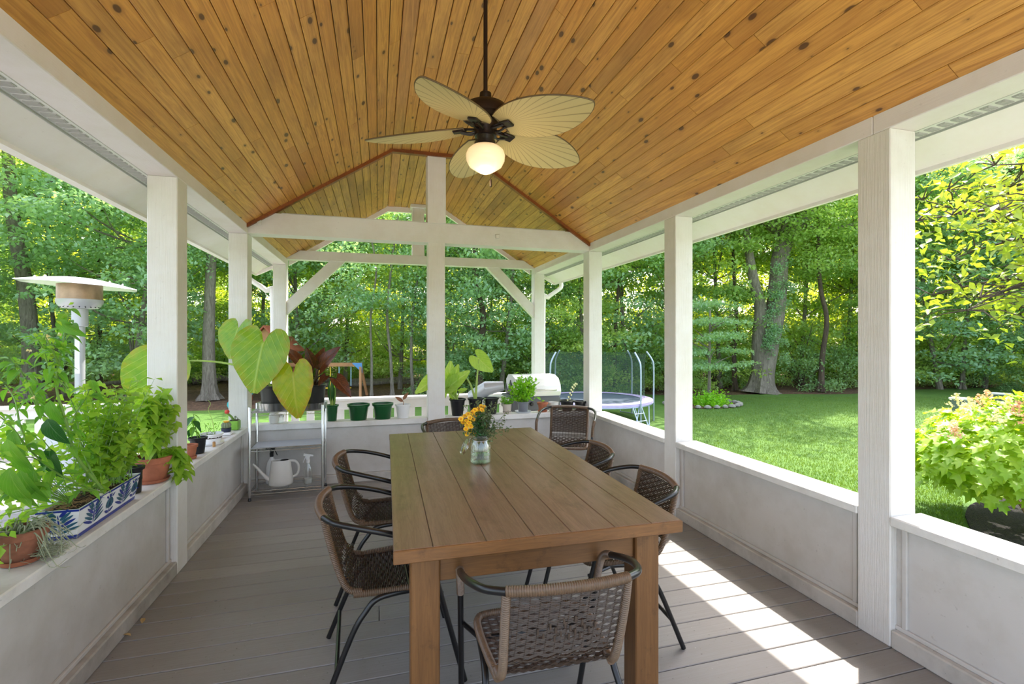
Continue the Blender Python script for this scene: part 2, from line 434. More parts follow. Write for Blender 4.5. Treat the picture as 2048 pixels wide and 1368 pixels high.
for a, b in main:
    ys = Y0; cuts = [Y0]
    while True:
        ys += rnd.uniform(1.3, 3.2)
        if ys > 4.6: break
        cuts.append(ys)
    cuts.append(YM)
    for c0, c1 in zip(cuts, cuts[1:]): cboard(a, b, c0, c1, M_pine)
cboard(XA, XA + .09, Y0, YM, M_pine_trim, .001, .006, 'trim_board'); cboard(XBk - .11, XBk, Y0, YM, M_pine_trim, .001, .006, 'trim_board')
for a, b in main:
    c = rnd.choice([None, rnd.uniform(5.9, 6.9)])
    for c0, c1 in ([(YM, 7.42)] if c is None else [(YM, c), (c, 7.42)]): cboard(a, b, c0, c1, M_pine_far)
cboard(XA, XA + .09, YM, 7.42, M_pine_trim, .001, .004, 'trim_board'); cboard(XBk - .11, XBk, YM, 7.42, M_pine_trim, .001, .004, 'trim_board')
def profile_strip(y0, y1, t0, t1, mat, name, parent):
    # strip that follows the vault: from t0 to t1 below the boards
    xs = [XL, XA, XBk, XR]
    for (xa, xb) in zip(xs, xs[1:]):
        za, zb = ceil_pt(xa + 1e-5), ceil_pt(xb - 1e-5)
        if xa == XA: za = zb = ZR
        m = MB(); m.prism([(xa, za - t1), (xb, zb - t1), (xb, zb - t0), (xa, za - t0)], y0, y1); m.obj(name, mat, parent)
profile_strip(5.13, 5.185, -.01, .035, M_mould, 'brown_moulding', ceil)
# roof deck above the boards
m = MB(); ov = .26
zo = ZB - .006 - (ov - .095) * SL + .03
pr = [(XL - W - ov, zo), (XL - W - .09, ZB + .03), (XL, ZC + .02), (XA, ZR + .03), (XBk, ZR + .03), (XR, ZC + .02), (XR + W + .09, ZB + .03), (XR + W + ov, zo)]
zc2 = 3.95
top = [(XR + W + ov + .02, zo + .12), ((XL + XR) / 2, zc2), (XL - W - ov - .02, zo + .12)]
m.prism(pr + top, Y0 + .02, 7.44); m.obj('roof_deck', plain('roof_underlay', (120, 110, 100), .9), ceil)

# ------------------------------------------------------------------ side walls
def vent_cell_mesh():
    m = MB(); m.box(-.030, .030, -.017, .017, -.004, 0)
    for i in range(4):
        y_ = -.0125 + i * .0085; m.box(-.026, .026, y_ - .0016, y_ + .0016, -.0065, -.004)
    return m.mesh('vent_cell', M_ventg)
vc = vent_cell_mesh()
def side_wall(sign, name, xi):
    # sign -1: left wall (xi inner face, outside towards -x), +1: right wall
    wl = struct(name)
    def bx(a, b, y0, y1, z0, z1, nm, mat, bev=.004):
        xa, xb = sorted((xi + sign * a, xi + sign * b)); m = MB(); m.cbox(xa, xb, y0, y1, z0, z1, bev); return m.obj(nm, mat, wl)
    for p in PY:
        bx(0, W, p, p + W, 0, ZB, 'post', M_paint_v, .005)
    # beam
    for a, b in ((Y0, 1.83), (1.83, 5.25), (5.25, 7.36)):
        bx(0, W + .002, a + .001, b - .001, ZB, ZC + .015, 'beam', M_paint_y, .004)
    for a, b in zip(PY, PY[1:]):
        y0, y1 = a + W, b
        if a == PY[3]:
            continue
        bx(-.006, W + .03, y0 - .0, y1 + .0, ZS - .045, ZS, 'sill', M_sill, .005)
        bx(.045, .075, y0, y1, .085, ZS - .045, 'wall_panel', M_panel, .002)
        bx(.11, .14, y0, y1, -.05, ZS - .045, 'outer_panel', M_panel, .002)
        bx(0, .10, y0, y1, .0, .085, 'bottom_rail', M_trimd, .006)
        bx(.030, .045, y0, y1, .085, .105, 'moulding', M_panel, .003)
        bx(.030, .045, y0 + .03, y0 + .052, .105, ZS - .045, 'moulding', M_panel, .003)
        bx(.030, .045, y1 - .052, y1 - .03, .105, ZS - .045, 'moulding', M_panel, .003)
        bx(.040, .05, y0, y0 + .03, .085, ZS - .045, 'corner_strip', M_trimd, .002)
        bx(.040, .05, y1 - .03, y1, .085, ZS - .045, 'corner_strip', M_trimd, .002)
    # underside: vent strip and sloping soffit, fascia
    x0 = xi + sign * (W + .002); x1 = xi + sign * (W + .095); x2 = xi + sign * (W + ov)
    m = MB(); a, b = sorted((x0, x1)); m.box(a, b, Y0, 7.42, ZB - .002, ZB + .012); m.obj('vent_strip', M_ventw, wl)
    m = MB(); a, b = sorted((x1, x1 + sign * .006)); m.box(a, b, Y0, 7.42, ZB - .012, ZB + .012); m.obj('vent_edge', M_ventg, wl)
    yy = 1.2
    while yy < 7.35:
        o = link(vc, 'vent_cell', wl); o.location = ((x0 + x1) / 2, yy, ZB - .002); yy += .056
    z1 = ZB - .006; z2 = z1 - (ov - .095) * SL
    m = MB(); m.prism([(x1 + sign * .004, z1), (x2, z2), (x2, z2 + .02), (x1 + sign * .004, z1 + .02)], Y0, 7.44); m.obj('soffit', M_soffit, wl)
    m = MB(); a, b = sorted((x2, x2 + sign * .022)); m.box(a, b, Y0, 7.47, z2 - .022, z2 + .16); m.obj('fascia', M_soffit, wl)
    m = MB()
    g0 = x2 + sign * .024
    pf = [(g0, z2 + .13), (g0, z2 + .02), (g0 + sign * .02, z2 + .0), (g0 + sign * .075, z2 + .0), (g0 + sign * .09, z2 + .03), (g0 + sign * .115, z2 + .10), (g0 + sign * .115, z2 + .13)]
    m.prism(pf, Y0, 7.5); m.obj('gutter', M_soffit, wl)
    return wl, x2, z2
wl, xl2, zl2 = side_wall(-1, 'wall_left', XL)
wr, xr2, zr2 = side_wall(1, 'wall_right', XR)
# downpipes from the gutters to the far corner posts
for sign, xi, x2, z2, wn in ((-1, XL, xl2, zl2, wl), (1, XR, xr2, zr2, wr)):
    m = MB(); a = V((x2 + sign * .07, 7.33, z2)); b = V((xi + sign * (W + .03), 7.33, z2 - .33))
    m.tube(smoothpath([a, a + V((0, 0, -.07)), a * .8 + b * .2 + V((0, 0, -.06)), a * .25 + b * .75 + V((0, 0, -.0)), b + V((0, 0, -.06)), V((b.x, b.y, 0))], 5), .034, 10)
    m.obj('downpipe', M_soffit, wn, True)

# ------------------------------------------------------------------ back knee wall with centre post
wb = struct('wall_back')
YK = 5.215
m = MB(); m.cbox(XL, .512, YK, YK + .17, ZS - .055, ZS + .002, .005); m.obj('sill', M_sill, wb)
m = MB(); m.cbox(.694, XR, YK, YK + .17, ZS - .055, ZS + .002, .005); m.obj('sill', M_sill, wb)
for a, b in ((XL, .512), (.694, XR)):
    m = MB(); m.cbox(a, b, YK + .035, YK + .065, .09, ZS - .055, .002); m.obj('wall_panel', M_panel, wb)
    m = MB(); m.cbox(a, b, YK + .11, YK + .14, 0, ZS - .055, .002); m.obj('outer_panel', M_panel, wb)
    m = MB(); m.cbox(a, b, YK, YK + .1, 0, .09, .006); m.obj('bottom_rail', M_trimd, wb)
m = MB(); m.cbox(.514, .692, 5.17, 5.35, 0, 2.50, .005); m.obj('center_post', M_paint_v, wb)
# near truss: tie beam and upper post
t1 = struct('trim_1')
def tie(z0, z1, y0, y1, parent):
    m = MB(); sl = (z1 - ZC) / SL + .006
    pr = [(XL, z0), (XR, z0), (XR, ZC + .0), (XR - sl, z1), (XL + sl, z1), (XL, ZC + .0)]
    m.prism(pr, y0, y1); return m.obj('tie_beam', M_paint_x, parent)
tie(ZB + .005, 2.70, 5.165, 5.34, t1)
m = MB(); m.cbox(.505, .70, 5.155, 5.35, 2.70, ZR - .0, .005); m.obj('upper_post', M_paint_v, t1)
m = MB(); m.box(XL + .3, XR - .3, 5.163, 5.343, 2.70, 2.708); m.obj('beam_cap', M_trimd, t1)
for xx in (at(905 - 386, 440, Y=5.16).x, at(995, 476, Y=5.16).x):
    m = MB(); m.cbox(xx - .02, xx + .02, 5.145, 5.166, 2.575, 2.62, .004); m.obj('wood_peg', M_paint_x, t1)
# far truss
t2 = struct('trim_2')
tie(ZC - .015, 2.69, 7.2, 7.33, t2)
m = MB(); m.cbox(.485, .66, 7.2, 7.34, 2.69, ZR - .02, .005); m.obj('upper_post', M_paint_v, t2)
m = MB(); m.cbox(.46, .685, 7.17, 7.36, ZR - .05, ZR + .0, .004); m.obj('post_cap', M_paint_x, t2)
for sg, xx in ((1, XL), (-1, XR)):
    m = MB(); m.prism([(xx, 1.80), (xx, 1.99), (xx + sg * .56, 2.565), (xx + sg * .76, 2.565)], 7.215, 7.32); m.obj('brace', M_paint_x, t2)
profile_strip(7.40, 7.445, -.04, .075, M_soffit, 'gable_board', t2)
profile_strip(7.445, 7.47, -.10, .05, M_soffit, 'gable_board', t2)
# thin screws/braces under the eave outside the last bay (slanted eave return)
for sign, xi in ((-1, XL), (1, XR)):
    m = MB(); z2 = zl2; m.beam((xi + sign * W, 7.30, 2.47), (xi + sign * (W + ov), 7.46, z2 + .0), .02, .05); m.obj('eave_return', M_soffit, wl if sign < 0 else wr)

# ------------------------------------------------------------------ ground
M_soilg = None
def m_grass():
    t = NT('lawn_grass'); vec = t.coord()
    n1 = t.noise(vec, .35, 5, .6); n2 = t.noise(vec, 3, 5, .65); n3 = t.noise(t.mapping(vec, (1, 1, .2)), 60, 3, .6)
    col = t.ramp(t.math('ADD', t.math('MULTIPLY', n1, .5), t.math('MULTIPLY', n2, .5)), [(.36, lin((74, 112, 34))), (.52, lin((92, 134, 42))), (.68, lin((116, 152, 54)))])
    col = t.mix(t.math('MULTIPLY', t.ramp(t.noise(vec, 9, 4, .7), [(.45, 0.), (.62, 1.)]), .45), col, lin((112, 148, 60)))
    col = t.mix(t.math('MULTIPLY', t.ramp(n3, [(.35, 0.), (.7, 1.)]), .4), col, lin((66, 104, 30)))
    return t.done(t.bsdf(col, .8, 0, t.bump(t.math('ADD', n3, n2), 1.0, .05)))
def m_mulch(name, a, b, c, sc=14):
    t = NT(name); vec = t.coord(); n1 = t.noise(vec, sc, 6, .75); n2 = t.noise(vec, .6, 5, .6)
    vo = t.n('ShaderNodeTexVoronoi'); vo.inputs['Scale'].default_value = sc * 2.2; t.l(vec, vo.inputs['Vector'])
    col = t.ramp(n1, [(.34, lin(b)), (.55, lin(a)), (.72, lin(c))])
    col = t.mix(t.math('MULTIPLY', t.ramp(n2, [(.4, 0.), (.7, 1.)]), .5), col, lin(b))
    return t.done(t.bsdf(col, .95, 0, t.bump(t.math('ADD', n1, vo.outputs['Distance']), 1., .06)))
M_grass = m_grass(); M_litter = m_mulch('leaf_litter', (126, 92, 70), (70, 50, 38), (176, 140, 112), 9)
M_mulch = m_mulch('dark_mulch', (52, 44, 42), (26, 22, 22), (88, 74, 66), 22)
def ground_patch(name, pts, z, mat, label=None, kind='structure', depth=.06):
    m = MB(); n = len(pts)
    m.add([(x, y, z) for x, y in pts] + [(x, y, z - depth) for x, y in pts], [tuple(range(n)), tuple(range(2 * n - 1, n - 1, -1))] + [(i, i + n, (i + 1) % n + n, (i + 1) % n) for i in range(n)])
    o = m.obj(name, mat); o['kind'] = kind
    if label: o['label'] = label
    return o
ground_patch('ground_soil', [(-90, -60), (90, -60), (90, 110), (-90, 110)], GZ - .04, M_litter, 'brown leaf litter and soil under the woods', depth=.3)
# lawn outline (smooth curve): edge of the wood on the left is nearer
def polar(px, D):
    a = (px - 1024) / F_PX * D
    return a * cos(YAW) + D * sin(YAW), -a * sin(YAW) + D * cos(YAW)
ed = smoothpath([(-48, 13, 0)] + [polar(px, D) + (0,) for px, D in ((-400, 15), (-150, 15.5), (60, 16), (250, 16.3), (420, 16.6), (600, 17.5), (800, 19), (950, 21.5), (1100, 23), (1250, 21.5), (1400, 21), (1550, 21.5), (1700, 21.5), (1850, 23.5), (2050, 24.5), (2300, 24), (2600, 22))] + [(44, -6, 0)], 4)
lawn = ground_patch('ground_lawn', [(p.x, p.y) for p in ed] + [(44, -58), (-48, -58)], GZ, M_grass, 'mown green lawn behind the porch')

M_bounce = plain('bounce_slab_grey', (178, 172, 162), .8, 0, .15, 3)
ground_patch('ground_bounce_slab', [(-9, -14), (11, -14), (11, -.8), (-9, -.8)], GZ + .05, M_bounce, 'added unseen slab behind the porch for neutral bounce light')  # pale slab added out of view to bounce neutral light into the porch

# ------------------------------------------------------------------ leaf meshes
def leaf_cloud(centers, sizes, upb=.9, mat=None, name='foliage', normals=None, aspect=.62, fold=.18):
    """many small folded leaves as one mesh (two triangles each)"""
    N = len(centers)
    th = nr.uniform(0, 2 * pi, N); tilt = nr.normal(0, .55, N); roll = nr.normal(0, .5, N)
    d = np.stack([np.cos(th) * np.cos(tilt), np.sin(th) * np.cos(tilt), np.sin(tilt) - .25], 1)
    d /= np.linalg.norm(d, axis=1)[:, None]
    up = np.tile([0, 0, 1.], (N, 1)) + nr.normal(0, 1 - upb + .25, (N, 3))
    s = np.cross(d, up); s /= np.linalg.norm(s, axis=1)[:, None] + 1e-9
    n = np.cross(s, d)
    L = sizes[:, None]
    base = centers - d * L * .5; tip = centers + d * L * .5 - n * L * .1
    l = centers + s * L * aspect * .5 + n * L * fold * .5 - d * L * .08; r = centers - s * L * aspect * .5 + n * L * fold * .5 - d * L * .08
    v = np.stack([base, r, tip, l], 1).reshape(-1, 3).astype(np.float32)
    idx = np.arange(N)[:, None] * 4
    f = np.concatenate([idx + [0, 1, 2], idx + [0, 2, 3]], 1).reshape(-1).astype(np.int32)
    me = bpy.data.meshes.new(name); me.vertices.add(N * 4); me.vertices.foreach_set('co', v.ravel())
    me.loops.add(N * 6); me.loops.foreach_set('vertex_index', f)
    me.polygons.add(N * 2); me.polygons.foreach_set('loop_start', np.arange(0, N * 6, 3, dtype=np.int32))
    try: me.polygons.foreach_set('loop_total', np.full(N * 2, 3, dtype=np.int32))
    except Exception: pass
    me.update(calc_edges=True); me.validate()
    if mat: me.materials.append(mat)
    return me
def sprays(cs, nper, rad, thick, lo, hi):
    P = []
    for c, r in cs:
        n = int(nper * (r / rad) ** 2) if rad else nper
        a = nr.uniform(0, 2 * pi, n); q = np.sqrt(nr.uniform(0, 1, n)) * r
        dz = nr.normal(0, thick * r, n) - (q / r) ** 2 * r * .25
        P.append(np.stack([c[0] + q * np.cos(a), c[1] + q * np.sin(a), c[2] + dz], 1))
    P = np.concatenate(P); return P, nr.uniform(lo, hi, len(P))

def leaf_mesh(L, Wd, fold=.25, droop=.25, n=5, mat=None, name='leaf', heart=0.0, edge=False, wave=0.0, nu=2, tip=1.0):
    """single leaf along +y, normal +z, base at origin. nu: columns per side"""
    vs = []; uvs = []; fs = []; ed = []
    cols = 2 * nu + 1; rng = random.Random(int(L * 1000) + int(Wd * 777))
    for i in range(n + 1):
        t = i / n
        if heart:
            # heart: lobes reach behind the petiole joint
            wprof = (sin(pi * min(1, (t * .93 + .07)) ** .62)) ** .75 * (1 - .12 * t)
            if i == n: wprof = 0
        else:
            wprof = sin(pi * t ** .75) ** .85 if 0 < t < 1 else 0
        for j in range(cols):
            u = (j - nu) / nu
            x = u * Wd / 2 * wprof
            y = t * L
            if heart: y = (t - heart * abs(u) ** 1.3 * (1 - t) ** 1.6) * L
            z = abs(u) ** 1.2 * wprof * Wd * fold * .5 - droop * L * t * t
            if wave: z += wave * L * sin(t * 19 + abs(u) * 3 + rng.random()) * abs(u) * (.6 if i < n else 0)
            vs.append((x, y, z)); uvs.append((.5 + u * .5, t)); ed.append(max(abs(u), t if heart else 0))
    for i in range(n):
        for j in range(cols - 1):
            a = i * cols + j
            fs.append((a, a + 1, a + cols + 1, a + cols))
    me = bpy.data.meshes.new(name); me.from_pydata(vs, [], fs)
    uvl = me.uv_layers.new(name='UVMap')
    for lp in me.loops: uvl.data[lp.index].uv = uvs[lp.vertex_index]
    if edge:
        at_ = me.attributes.new('edge', 'FLOAT', 'POINT'); at_.data.foreach_set('value', ed)
    me.polygons.foreach_set('use_smooth', [True] * len(me.polygons))
    if mat: me.materials.append(mat)
    return me
def heart_mesh(Wd, mat, name='leaf', wave=.012, cup=.12, droop=.14, na=40, nr_=7):
    K = [(0, 1.06), (7, .95), (18, .80), (35, .68), (55, .61), (78, .57), (100, .56), (125, .57), (145, .56), (158, .49), (168, .32), (175, .14), (180, .07)]
    def rad(a):
        a = abs(a)
        for (a0, r0), (a1, r1) in zip(K, K[1:]):
            if a <= a1: t = (a - a0) / (a1 - a0); return r0 + (r1 - r0) * t
        return K[-1][1]
    rg = random.Random(int(Wd * 991)); p1, p2 = rg.uniform(0, 6), rg.uniform(0, 6)
    vs = [(0, 0, 0)]; ed = [0.0]
    for i in range(1, nr_ + 1):
        for k in range(na):
            a = -180 + 360 * (k + .5) / na; q = rad(a) * i / nr_; x = sin(R(a)) * q * Wd / .9; y = cos(R(a)) * q; f = i / nr_
            z = abs(x) * cup - droop * max(0, y) ** 2 - .10 * max(0, -y) + wave * f * f * (sin(R(a) * 9 + p1) + .7 * sin(R(a) * 15 + p2)) + .006 * sin(abs(x) * 40 - y * 30) * f
            vs.append((x, y, z)); ed.append(f)
    fs = [(0, 1 + k, 1 + (k + 1) % na) for k in range(na)]
    for i in range(nr_ - 1):
        for k in range(na):
            a = 1 + i * na + k; b = 1 + i * na + (k + 1) % na; fs.append((a, a + na, b + na, b))
    me = bpy.data.meshes.new(name); me.from_pydata(vs, [], fs); ul = me.uv_layers.new(name='UVMap')
    for lp in me.loops: v_ = vs[lp.vertex_index]; ul.data[lp.index].uv = (.5 + v_[0] * .8, (v_[1] + .5) * .66)
    at_ = me.attributes.new('edge', 'FLOAT', 'POINT'); at_.data.foreach_set('value', ed)
    me.polygons.foreach_set('use_smooth', [True] * len(me.polygons)); me.materials.append(mat); return me
def place_leaf(me, p, d, up, s, parent, name='leaf', label=None):
    d = V(d).normalized(); sd = d.cross(V(up))
    if sd.length < 1e-4: sd = d.orthogonal()
    sd.normalize(); u = sd.cross(d)
    o = bpy.data.objects.new(name, me); C.objects.link(o); o.parent = parent
    M = Matrix((sd, d, u)).transposed().to_4x4()
    inv = parent.matrix_basis.inverted() if parent is not None else Matrix()
    o.matrix_basis = inv @ (Matrix.Translation(V(p)) @ M @ Matrix.Scale(s, 4))
    if label: o['label'] = label
    return o

# ------------------------------------------------------------------ woods
def trunk_mb(m, base, top, r0, r1, bend=(0, 0), n=9, segs=9, flare=1.35):
    base, top = V(base), V(top); pts = []; rs = []
    for i in range(segs + 1):
        t = i / segs; p = base.lerp(top, t) + V((bend[0], bend[1], 0)) * sin(pi * t)
        pts.append(p); rs.append(r0 + (r1 - r0) * t + r0 * (flare - 1) * math.exp(-t * 18))
    pts.insert(0, base + V((0, 0, -.15))); rs.insert(0, rs[0] * 1.25)
    m.tube(pts, rs, n, True); return pts, rs
def forest_tree_proto(seed, mat, Ht=15, rad=3.6, ns=210, nper=95, zlo=.8, bark=M_bark, lo=.14, hi=.22, r0=.10, label='', group=None, name='forest_tree'):
    rr = random.Random(seed)
    t = thing(name, label, 'tree', group=group)
    m = MB(); pts, rs = trunk_mb(m, (0, 0, 0), (rr.uniform(-.8, .8), rr.uniform(-.8, .8), Ht), r0, .04, (rr.uniform(-.5, .5), rr.uniform(-.5, .5)))
    cs = []
    for i in range(ns):
        zt = rr.random() ** .8; z = zlo + (Ht - zlo) * zt
        rmax = rad * (sin(pi * min(1, .16 + .84 * zt)) ** .55) * rr.uniform(.85, 1.1)
        a = rr.uniform(0, 2 * pi); q = rmax * math.sqrt(rr.uniform(.12, 1))
        cs.append(((q * cos(a), q * sin(a), z), rr.uniform(.55, 1.0)))
    for i in range(0, ns, 7):
        c, _ = cs[i]; z0 = max(c[2] - rr.uniform(.6, 1.6), 1.0)
        k = min(range(len(pts)), key=lambda j: abs(pts[j].z - z0))
        m.tube(bez(pts[k], (c[0] * .4, c[1] * .4, z0 + .1), c, 5), [rs[k] * .32, rs[k] * .28, .04, .03, .02, .01], 5, False)
    m.obj('trunk', bark, t, True, fixn=False)
    P, sz = sprays(cs, nper, .8, .16, lo, hi)
    link(leaf_cloud(P, sz, .9, mat), 'foliage', t, 'stuff')
    return t
GRP = 'leafy trees of the wood around the lawn'
protos = []
kinds = [(3, M_fol[0], 15, 3.4, 'leafy green tree of the dense wood around the lawn'),
         (5, M_fol[1], 13, 3.2, 'blue-green leafy tree of the wood around the lawn'),
         (8, M_fol[2], 16, 3.4, 'sunlit yellow-green tree deep in the wood'),
         (9, M_fol[0], 12, 3.0, 'leafy green tree of the dense wood around the lawn')]
for s_, mt, ht, rd, lb in kinds:
    protos.append(forest_tree_proto(s_, mt, ht, rd, 250, 105, label=lb, group=lb.replace(' tree ', ' trees ')))
used = set()
BASE = {}
def put(pr, x, y, rz=None, sc=1.0, label=None, group=None, z=GZ):
    BASE.setdefault(id(pr), (pr['label'], pr['group']))
    o = pr if id(pr) not in used else copy_tree(pr)
    used.add(id(pr)); o.location = (x, y, z); o.rotation_euler = (0, 0, rnd.uniform(0, 6.28) if rz is None else rz); o.scale = (sc, sc, sc * rnd.uniform(.92, 1.1))
    o['label'], o['group'] = (label, group) if label else BASE[id(pr)]
    return o
# rows follow the lawn edge at growing distance
row1 = [(-330, 15, 1), (-170, 20, 0), (-60, 24, 1), (130, 21, 1), (255, 19, 1), (330, 25, 0), (520, 25, 0), (600, 23, 1), (690, 26, 0), (800, 24, 0), (905, 23, 1), (1000, 21.5, 1), (1085, 23, 3), (1170, 22, 0), (1255, 22.5, 1), (1345, 23.5, 0),
        (1440, 24.5, 0), (1600, 26, 0), (1690, 25, 0), (1790, 24.5, 3), (1880, 23.5, 1), (1970, 24, 3), (2070, 23, 1), (2180, 22, 0), (2340, 20, 3), (2600, 18, 1)]
where1 = ['far left outside the frame edge', 'left of the leaning grey trunk', 'at the left frame edge behind the pepper plant', 'right behind the patio heater', 'left of the first left post', 'seen between the heater and the first left post',
          'above the wire rack between the left posts', 'behind the dark-leaved potted plant', 'above the swing set', 'left of the center post', 'right of the center post', 'behind the tall heart leaf', 'above the grill', 'behind the left part of the trampoline', 'behind the right part of the trampoline', 'right of the trampoline',
          'above the small round bed', 'right of the double-stemmed old tree', 'right of the slim brown trunk', 'left of the big near right post', 'right of the big near right post', 'behind the upper right branches', 'at the right frame edge behind the magnolia', 'beyond the right frame edge', 'far right outside the frame edge', 'farthest right outside the frame']
for (px, D, k), wh in zip(row1, where1):
    x, y = polar(px, D); put(protos[k], x, y, sc=rnd.uniform(.9, 1.08), label=['leafy green tree ', 'blue-green leafy tree ', 'sunlit yellow-green tree ', 'small leafy tree '][k] + wh, group='front row trees at the edge of the wood')
for i in range(20):
    px = -500 + i * 165 + rnd.uniform(-30, 30); D = 31 + rnd.uniform(-1.5, 2.5); x, y = polar(px, D)
    put(protos[rnd.choice([2, 2, 0, 2])], x, y, sc=rnd.uniform(.95, 1.15))
for i in range(16):
    px = -500 + i * 210 + rnd.uniform(-40, 40); D = 41 + rnd.uniform(-2, 3); x, y = polar(px, D)
    put(protos[rnd.choice([2, 0, 3])], x, y, sc=rnd.uniform(1.15, 1.35))
# undergrowth
def shrub_proto(seed, mat, h, rad, ns, nper, label, group, lo=.09, hi=.15, name='woodland_shrub'):
    rr = random.Random(seed); t = thing(name, label, 'shrub', group=group); m = MB(); cs = []
    for i in range(ns):
        a = rr.uniform(0, 6.28); q = rad * math.sqrt(rr.random()); z = h * rr.uniform(.08, 1) * (1 - .45 * (q / rad) ** 2)
        cs.append(((q * cos(a), q * sin(a), z), rr.uniform(.3, .55)))
        if i % 6 == 0: m.tube(bez((0, 0, -.05), (q * cos(a) * .3, q * sin(a) * .3, z * .7), cs[-1][0], 4), [.03, .025, .02, .012, .006], 5, False)
    m.obj('stems', M_barkd, t, True, fixn=False)
    P, sz = sprays(cs, nper, .42, .3, lo, hi)
    link(leaf_cloud(P, sz, .75, mat), 'foliage', t, 'stuff'); return t
sh = [shrub_proto(31, M_fol[0], 3.2, 2.2, 80, 90, 'green bush of the undergrowth at the edge of the wood', 'bushes of the undergrowth'),
      shrub_proto(37, M_fol[3], 2.6, 2.4, 80, 90, 'dark green spreading bush below the trees', 'dark bushes below the trees')]
for i in range(34):
    px = -420 + i * 88 + rnd.uniform(-20, 20)
    D = 27.5 if px < 860 else (22.5 if px < 1380 else 25.0)
    D += rnd.uniform(-.8, 1.2); x, y = polar(px, D); put(sh[i % 2 if px > 900 else rnd.choice([0, 1])], x, y, sc=rnd.uniform(.75, 1.05) * (1.0 if px > 860 else .8))
for i in range(20):
    px = -420 + i * 150 + rnd.uniform(-20, 20); x, y = polar(px, 30 + rnd.uniform(-1, 2)); put(sh[i % 2], x, y, sc=rnd.uniform(1.3, 1.6))

# single trees that stand out
def plain_trunk(name, label, base_px, base_y, D, r0, pts, crown=None, bark=M_bark, flare=1.5):
    x, y = polar(base_px, D); t = thing(name, label, 'tree', (x, y, GZ))
    m = MB(); pp = [V(p) for p in pts]; n = len(pp); pth = smoothpath(pp, 5); k = len(pth)
    rs = [r0 * (1 - .45 * i / (k - 1)) + r0 * (flare - 1) * math.exp(-i / (k - 1) * 22) for i in range(k)]
    ang = 14
    o = len(m.v); m.tube(pth, rs, ang)
    # root flutes
    for i in range(k):
        a_ = math.exp(-i / (k - 1) * 14)
        for j in range(ang):
            q = V(m.v[o + i * ang + j]); c = pth[i]; f = 1 + .28 * a_ * (1 if j % 2 else -1)
            m.v[o + i * ang + j] = tuple(c + (q - c) * f)
    m.obj('trunk', bark, t, True, fixn=False)
    return t, pth
# grey trunk at the far left
t, _ = plain_trunk('tall_tree', 'tall grey trunk leaning behind the patio heater', 62, 0, 19, .30, [(0, 0, 0), (.0, 0, 2.2), (-.2, 0, 4.6), (-.55, 0, 7), (-.7, 0, 9), (-.75, 0, 13)])
m = MB(); m.tube(bez((-.6, 0, 7.6), (.3, 0, 7.9), (1.1, .3, 9.8), 6), [.11, .10, .09, .08, .06, .05, .03], 6); m.tube(bez((-.6, 0, 8.4), (-1.4, 0, 9), (-2.2, .3, 9.2), 6), [.11, .10, .09, .08, .06, .05, .03], 6); m.obj('branch', M_bark, t, True, fixn=False)
cs = [((rnd.uniform(-3.5, 3.5), rnd.uniform(-2, 3), rnd.uniform(9, 14)), rnd.uniform(.6, 1)) for _ in range(120)]
P, sz = sprays(cs, 80, .8, .2, .13, .19); link(leaf_cloud(P, sz, .9, M_fol[0]), 'foliage', t, 'stuff')
# straight trunk between the first two left posts
t, _ = plain_trunk('tall_tree', 'stout grey trunk with flared roots seen between the two left posts', 419, 0, 19.5, .25, [(0, 0, 0), (-.03, 0, 2), (.02, 0, 4.5), (.1, 0, 7), (.1, 0, 13)], flare=1.7)
cs = [((rnd.uniform(-3, 3), rnd.uniform(-1.5, 3), rnd.uniform(5.2, 13)), rnd.uniform(.6, 1)) for _ in range(130)]
P, sz = sprays(cs, 80, .8, .2, .13, .19); link(leaf_cloud(P, sz, .9, M_fol[1]), 'foliage', t, 'stuff')
# big double trunk on the right
t, _ = plain_trunk('old_tree', 'big old tree with two stems from one flared ivy-clad base', 1521, 0, 22, .50, [(0, 0, 0), (.1, 0, .8), (.45, 0, 2.2), (.8, 0, 3.6), (1.0, 0, 5.2), (1.15, 0, 6.4), (1.9, 0, 7.6), (3.2, 0, 8.6), (5, .2, 9.4)], flare=1.55)
m = MB(); m.tube(smoothpath([(.1, .1, .5), (.0, .1, 2.2), (.1, .1, 3.8), (-.25, .1, 5), (-.55, .1, 6.4), (-.75, .1, 8), (-1.2, .1, 13)], 4), [.36 - .011 * i for i in range(25)], 10); m.obj('second_stem', M_bark, t, True, fixn=False)
m = MB(); m.tube(smoothpath([(1.1, 0, 5.6), (1.0, 0, 7), (1.1, 0, 9), (1.3, 0, 13)], 4), [.26 - .012 * i for i in range(13)], 8); m.tube(smoothpath([(2.1, 0, 7.7), (3.2, -.6, 7.5), (5, -1, 7.9)], 4), [.14 - .012 * i for i in range(9)], 7); m.obj('branch', M_bark, t, True, fixn=False)
cs = [((rnd.uniform(.8, 6), rnd.uniform(-2.2, .5), rnd.uniform(5.6, 9.5)), rnd.uniform(.5, .9)) for _ in range(110)] + [((rnd.uniform(-1.8, 4), rnd.uniform(-1.5, 1), rnd.uniform(8.5, 13)), rnd.uniform(.6, .9)) for _ in range(110)]
for k in range(9):  # unseen limbs and leaves added above the eave to dapple the lawn
    a = pi + .15 + k * .16; L_ = rnd.uniform(5, 9.5); cs += [((L_ * cos(a) * f_ + rnd.uniform(-1.4, 1.4), L_ * sin(a) * f_ + rnd.uniform(-1.4, 1.4), 8.6 + 2.2 * f_ + rnd.uniform(-.8, .8)), rnd.uniform(.5, .9)) for f_ in [rnd.uniform(.3, 1) for _ in range(11)]]
    m = MB(); m.tube(bez((1.0, 0, 7.2), (L_ * cos(a) * .4, L_ * sin(a) * .4, 9.4), (L_ * cos(a), L_ * sin(a), 10.8), 7), [.12, .10, .09, .07, .06, .045, .03, .015], 6, False); m.obj('shade_limb', M_bark, t, True, fixn=False)
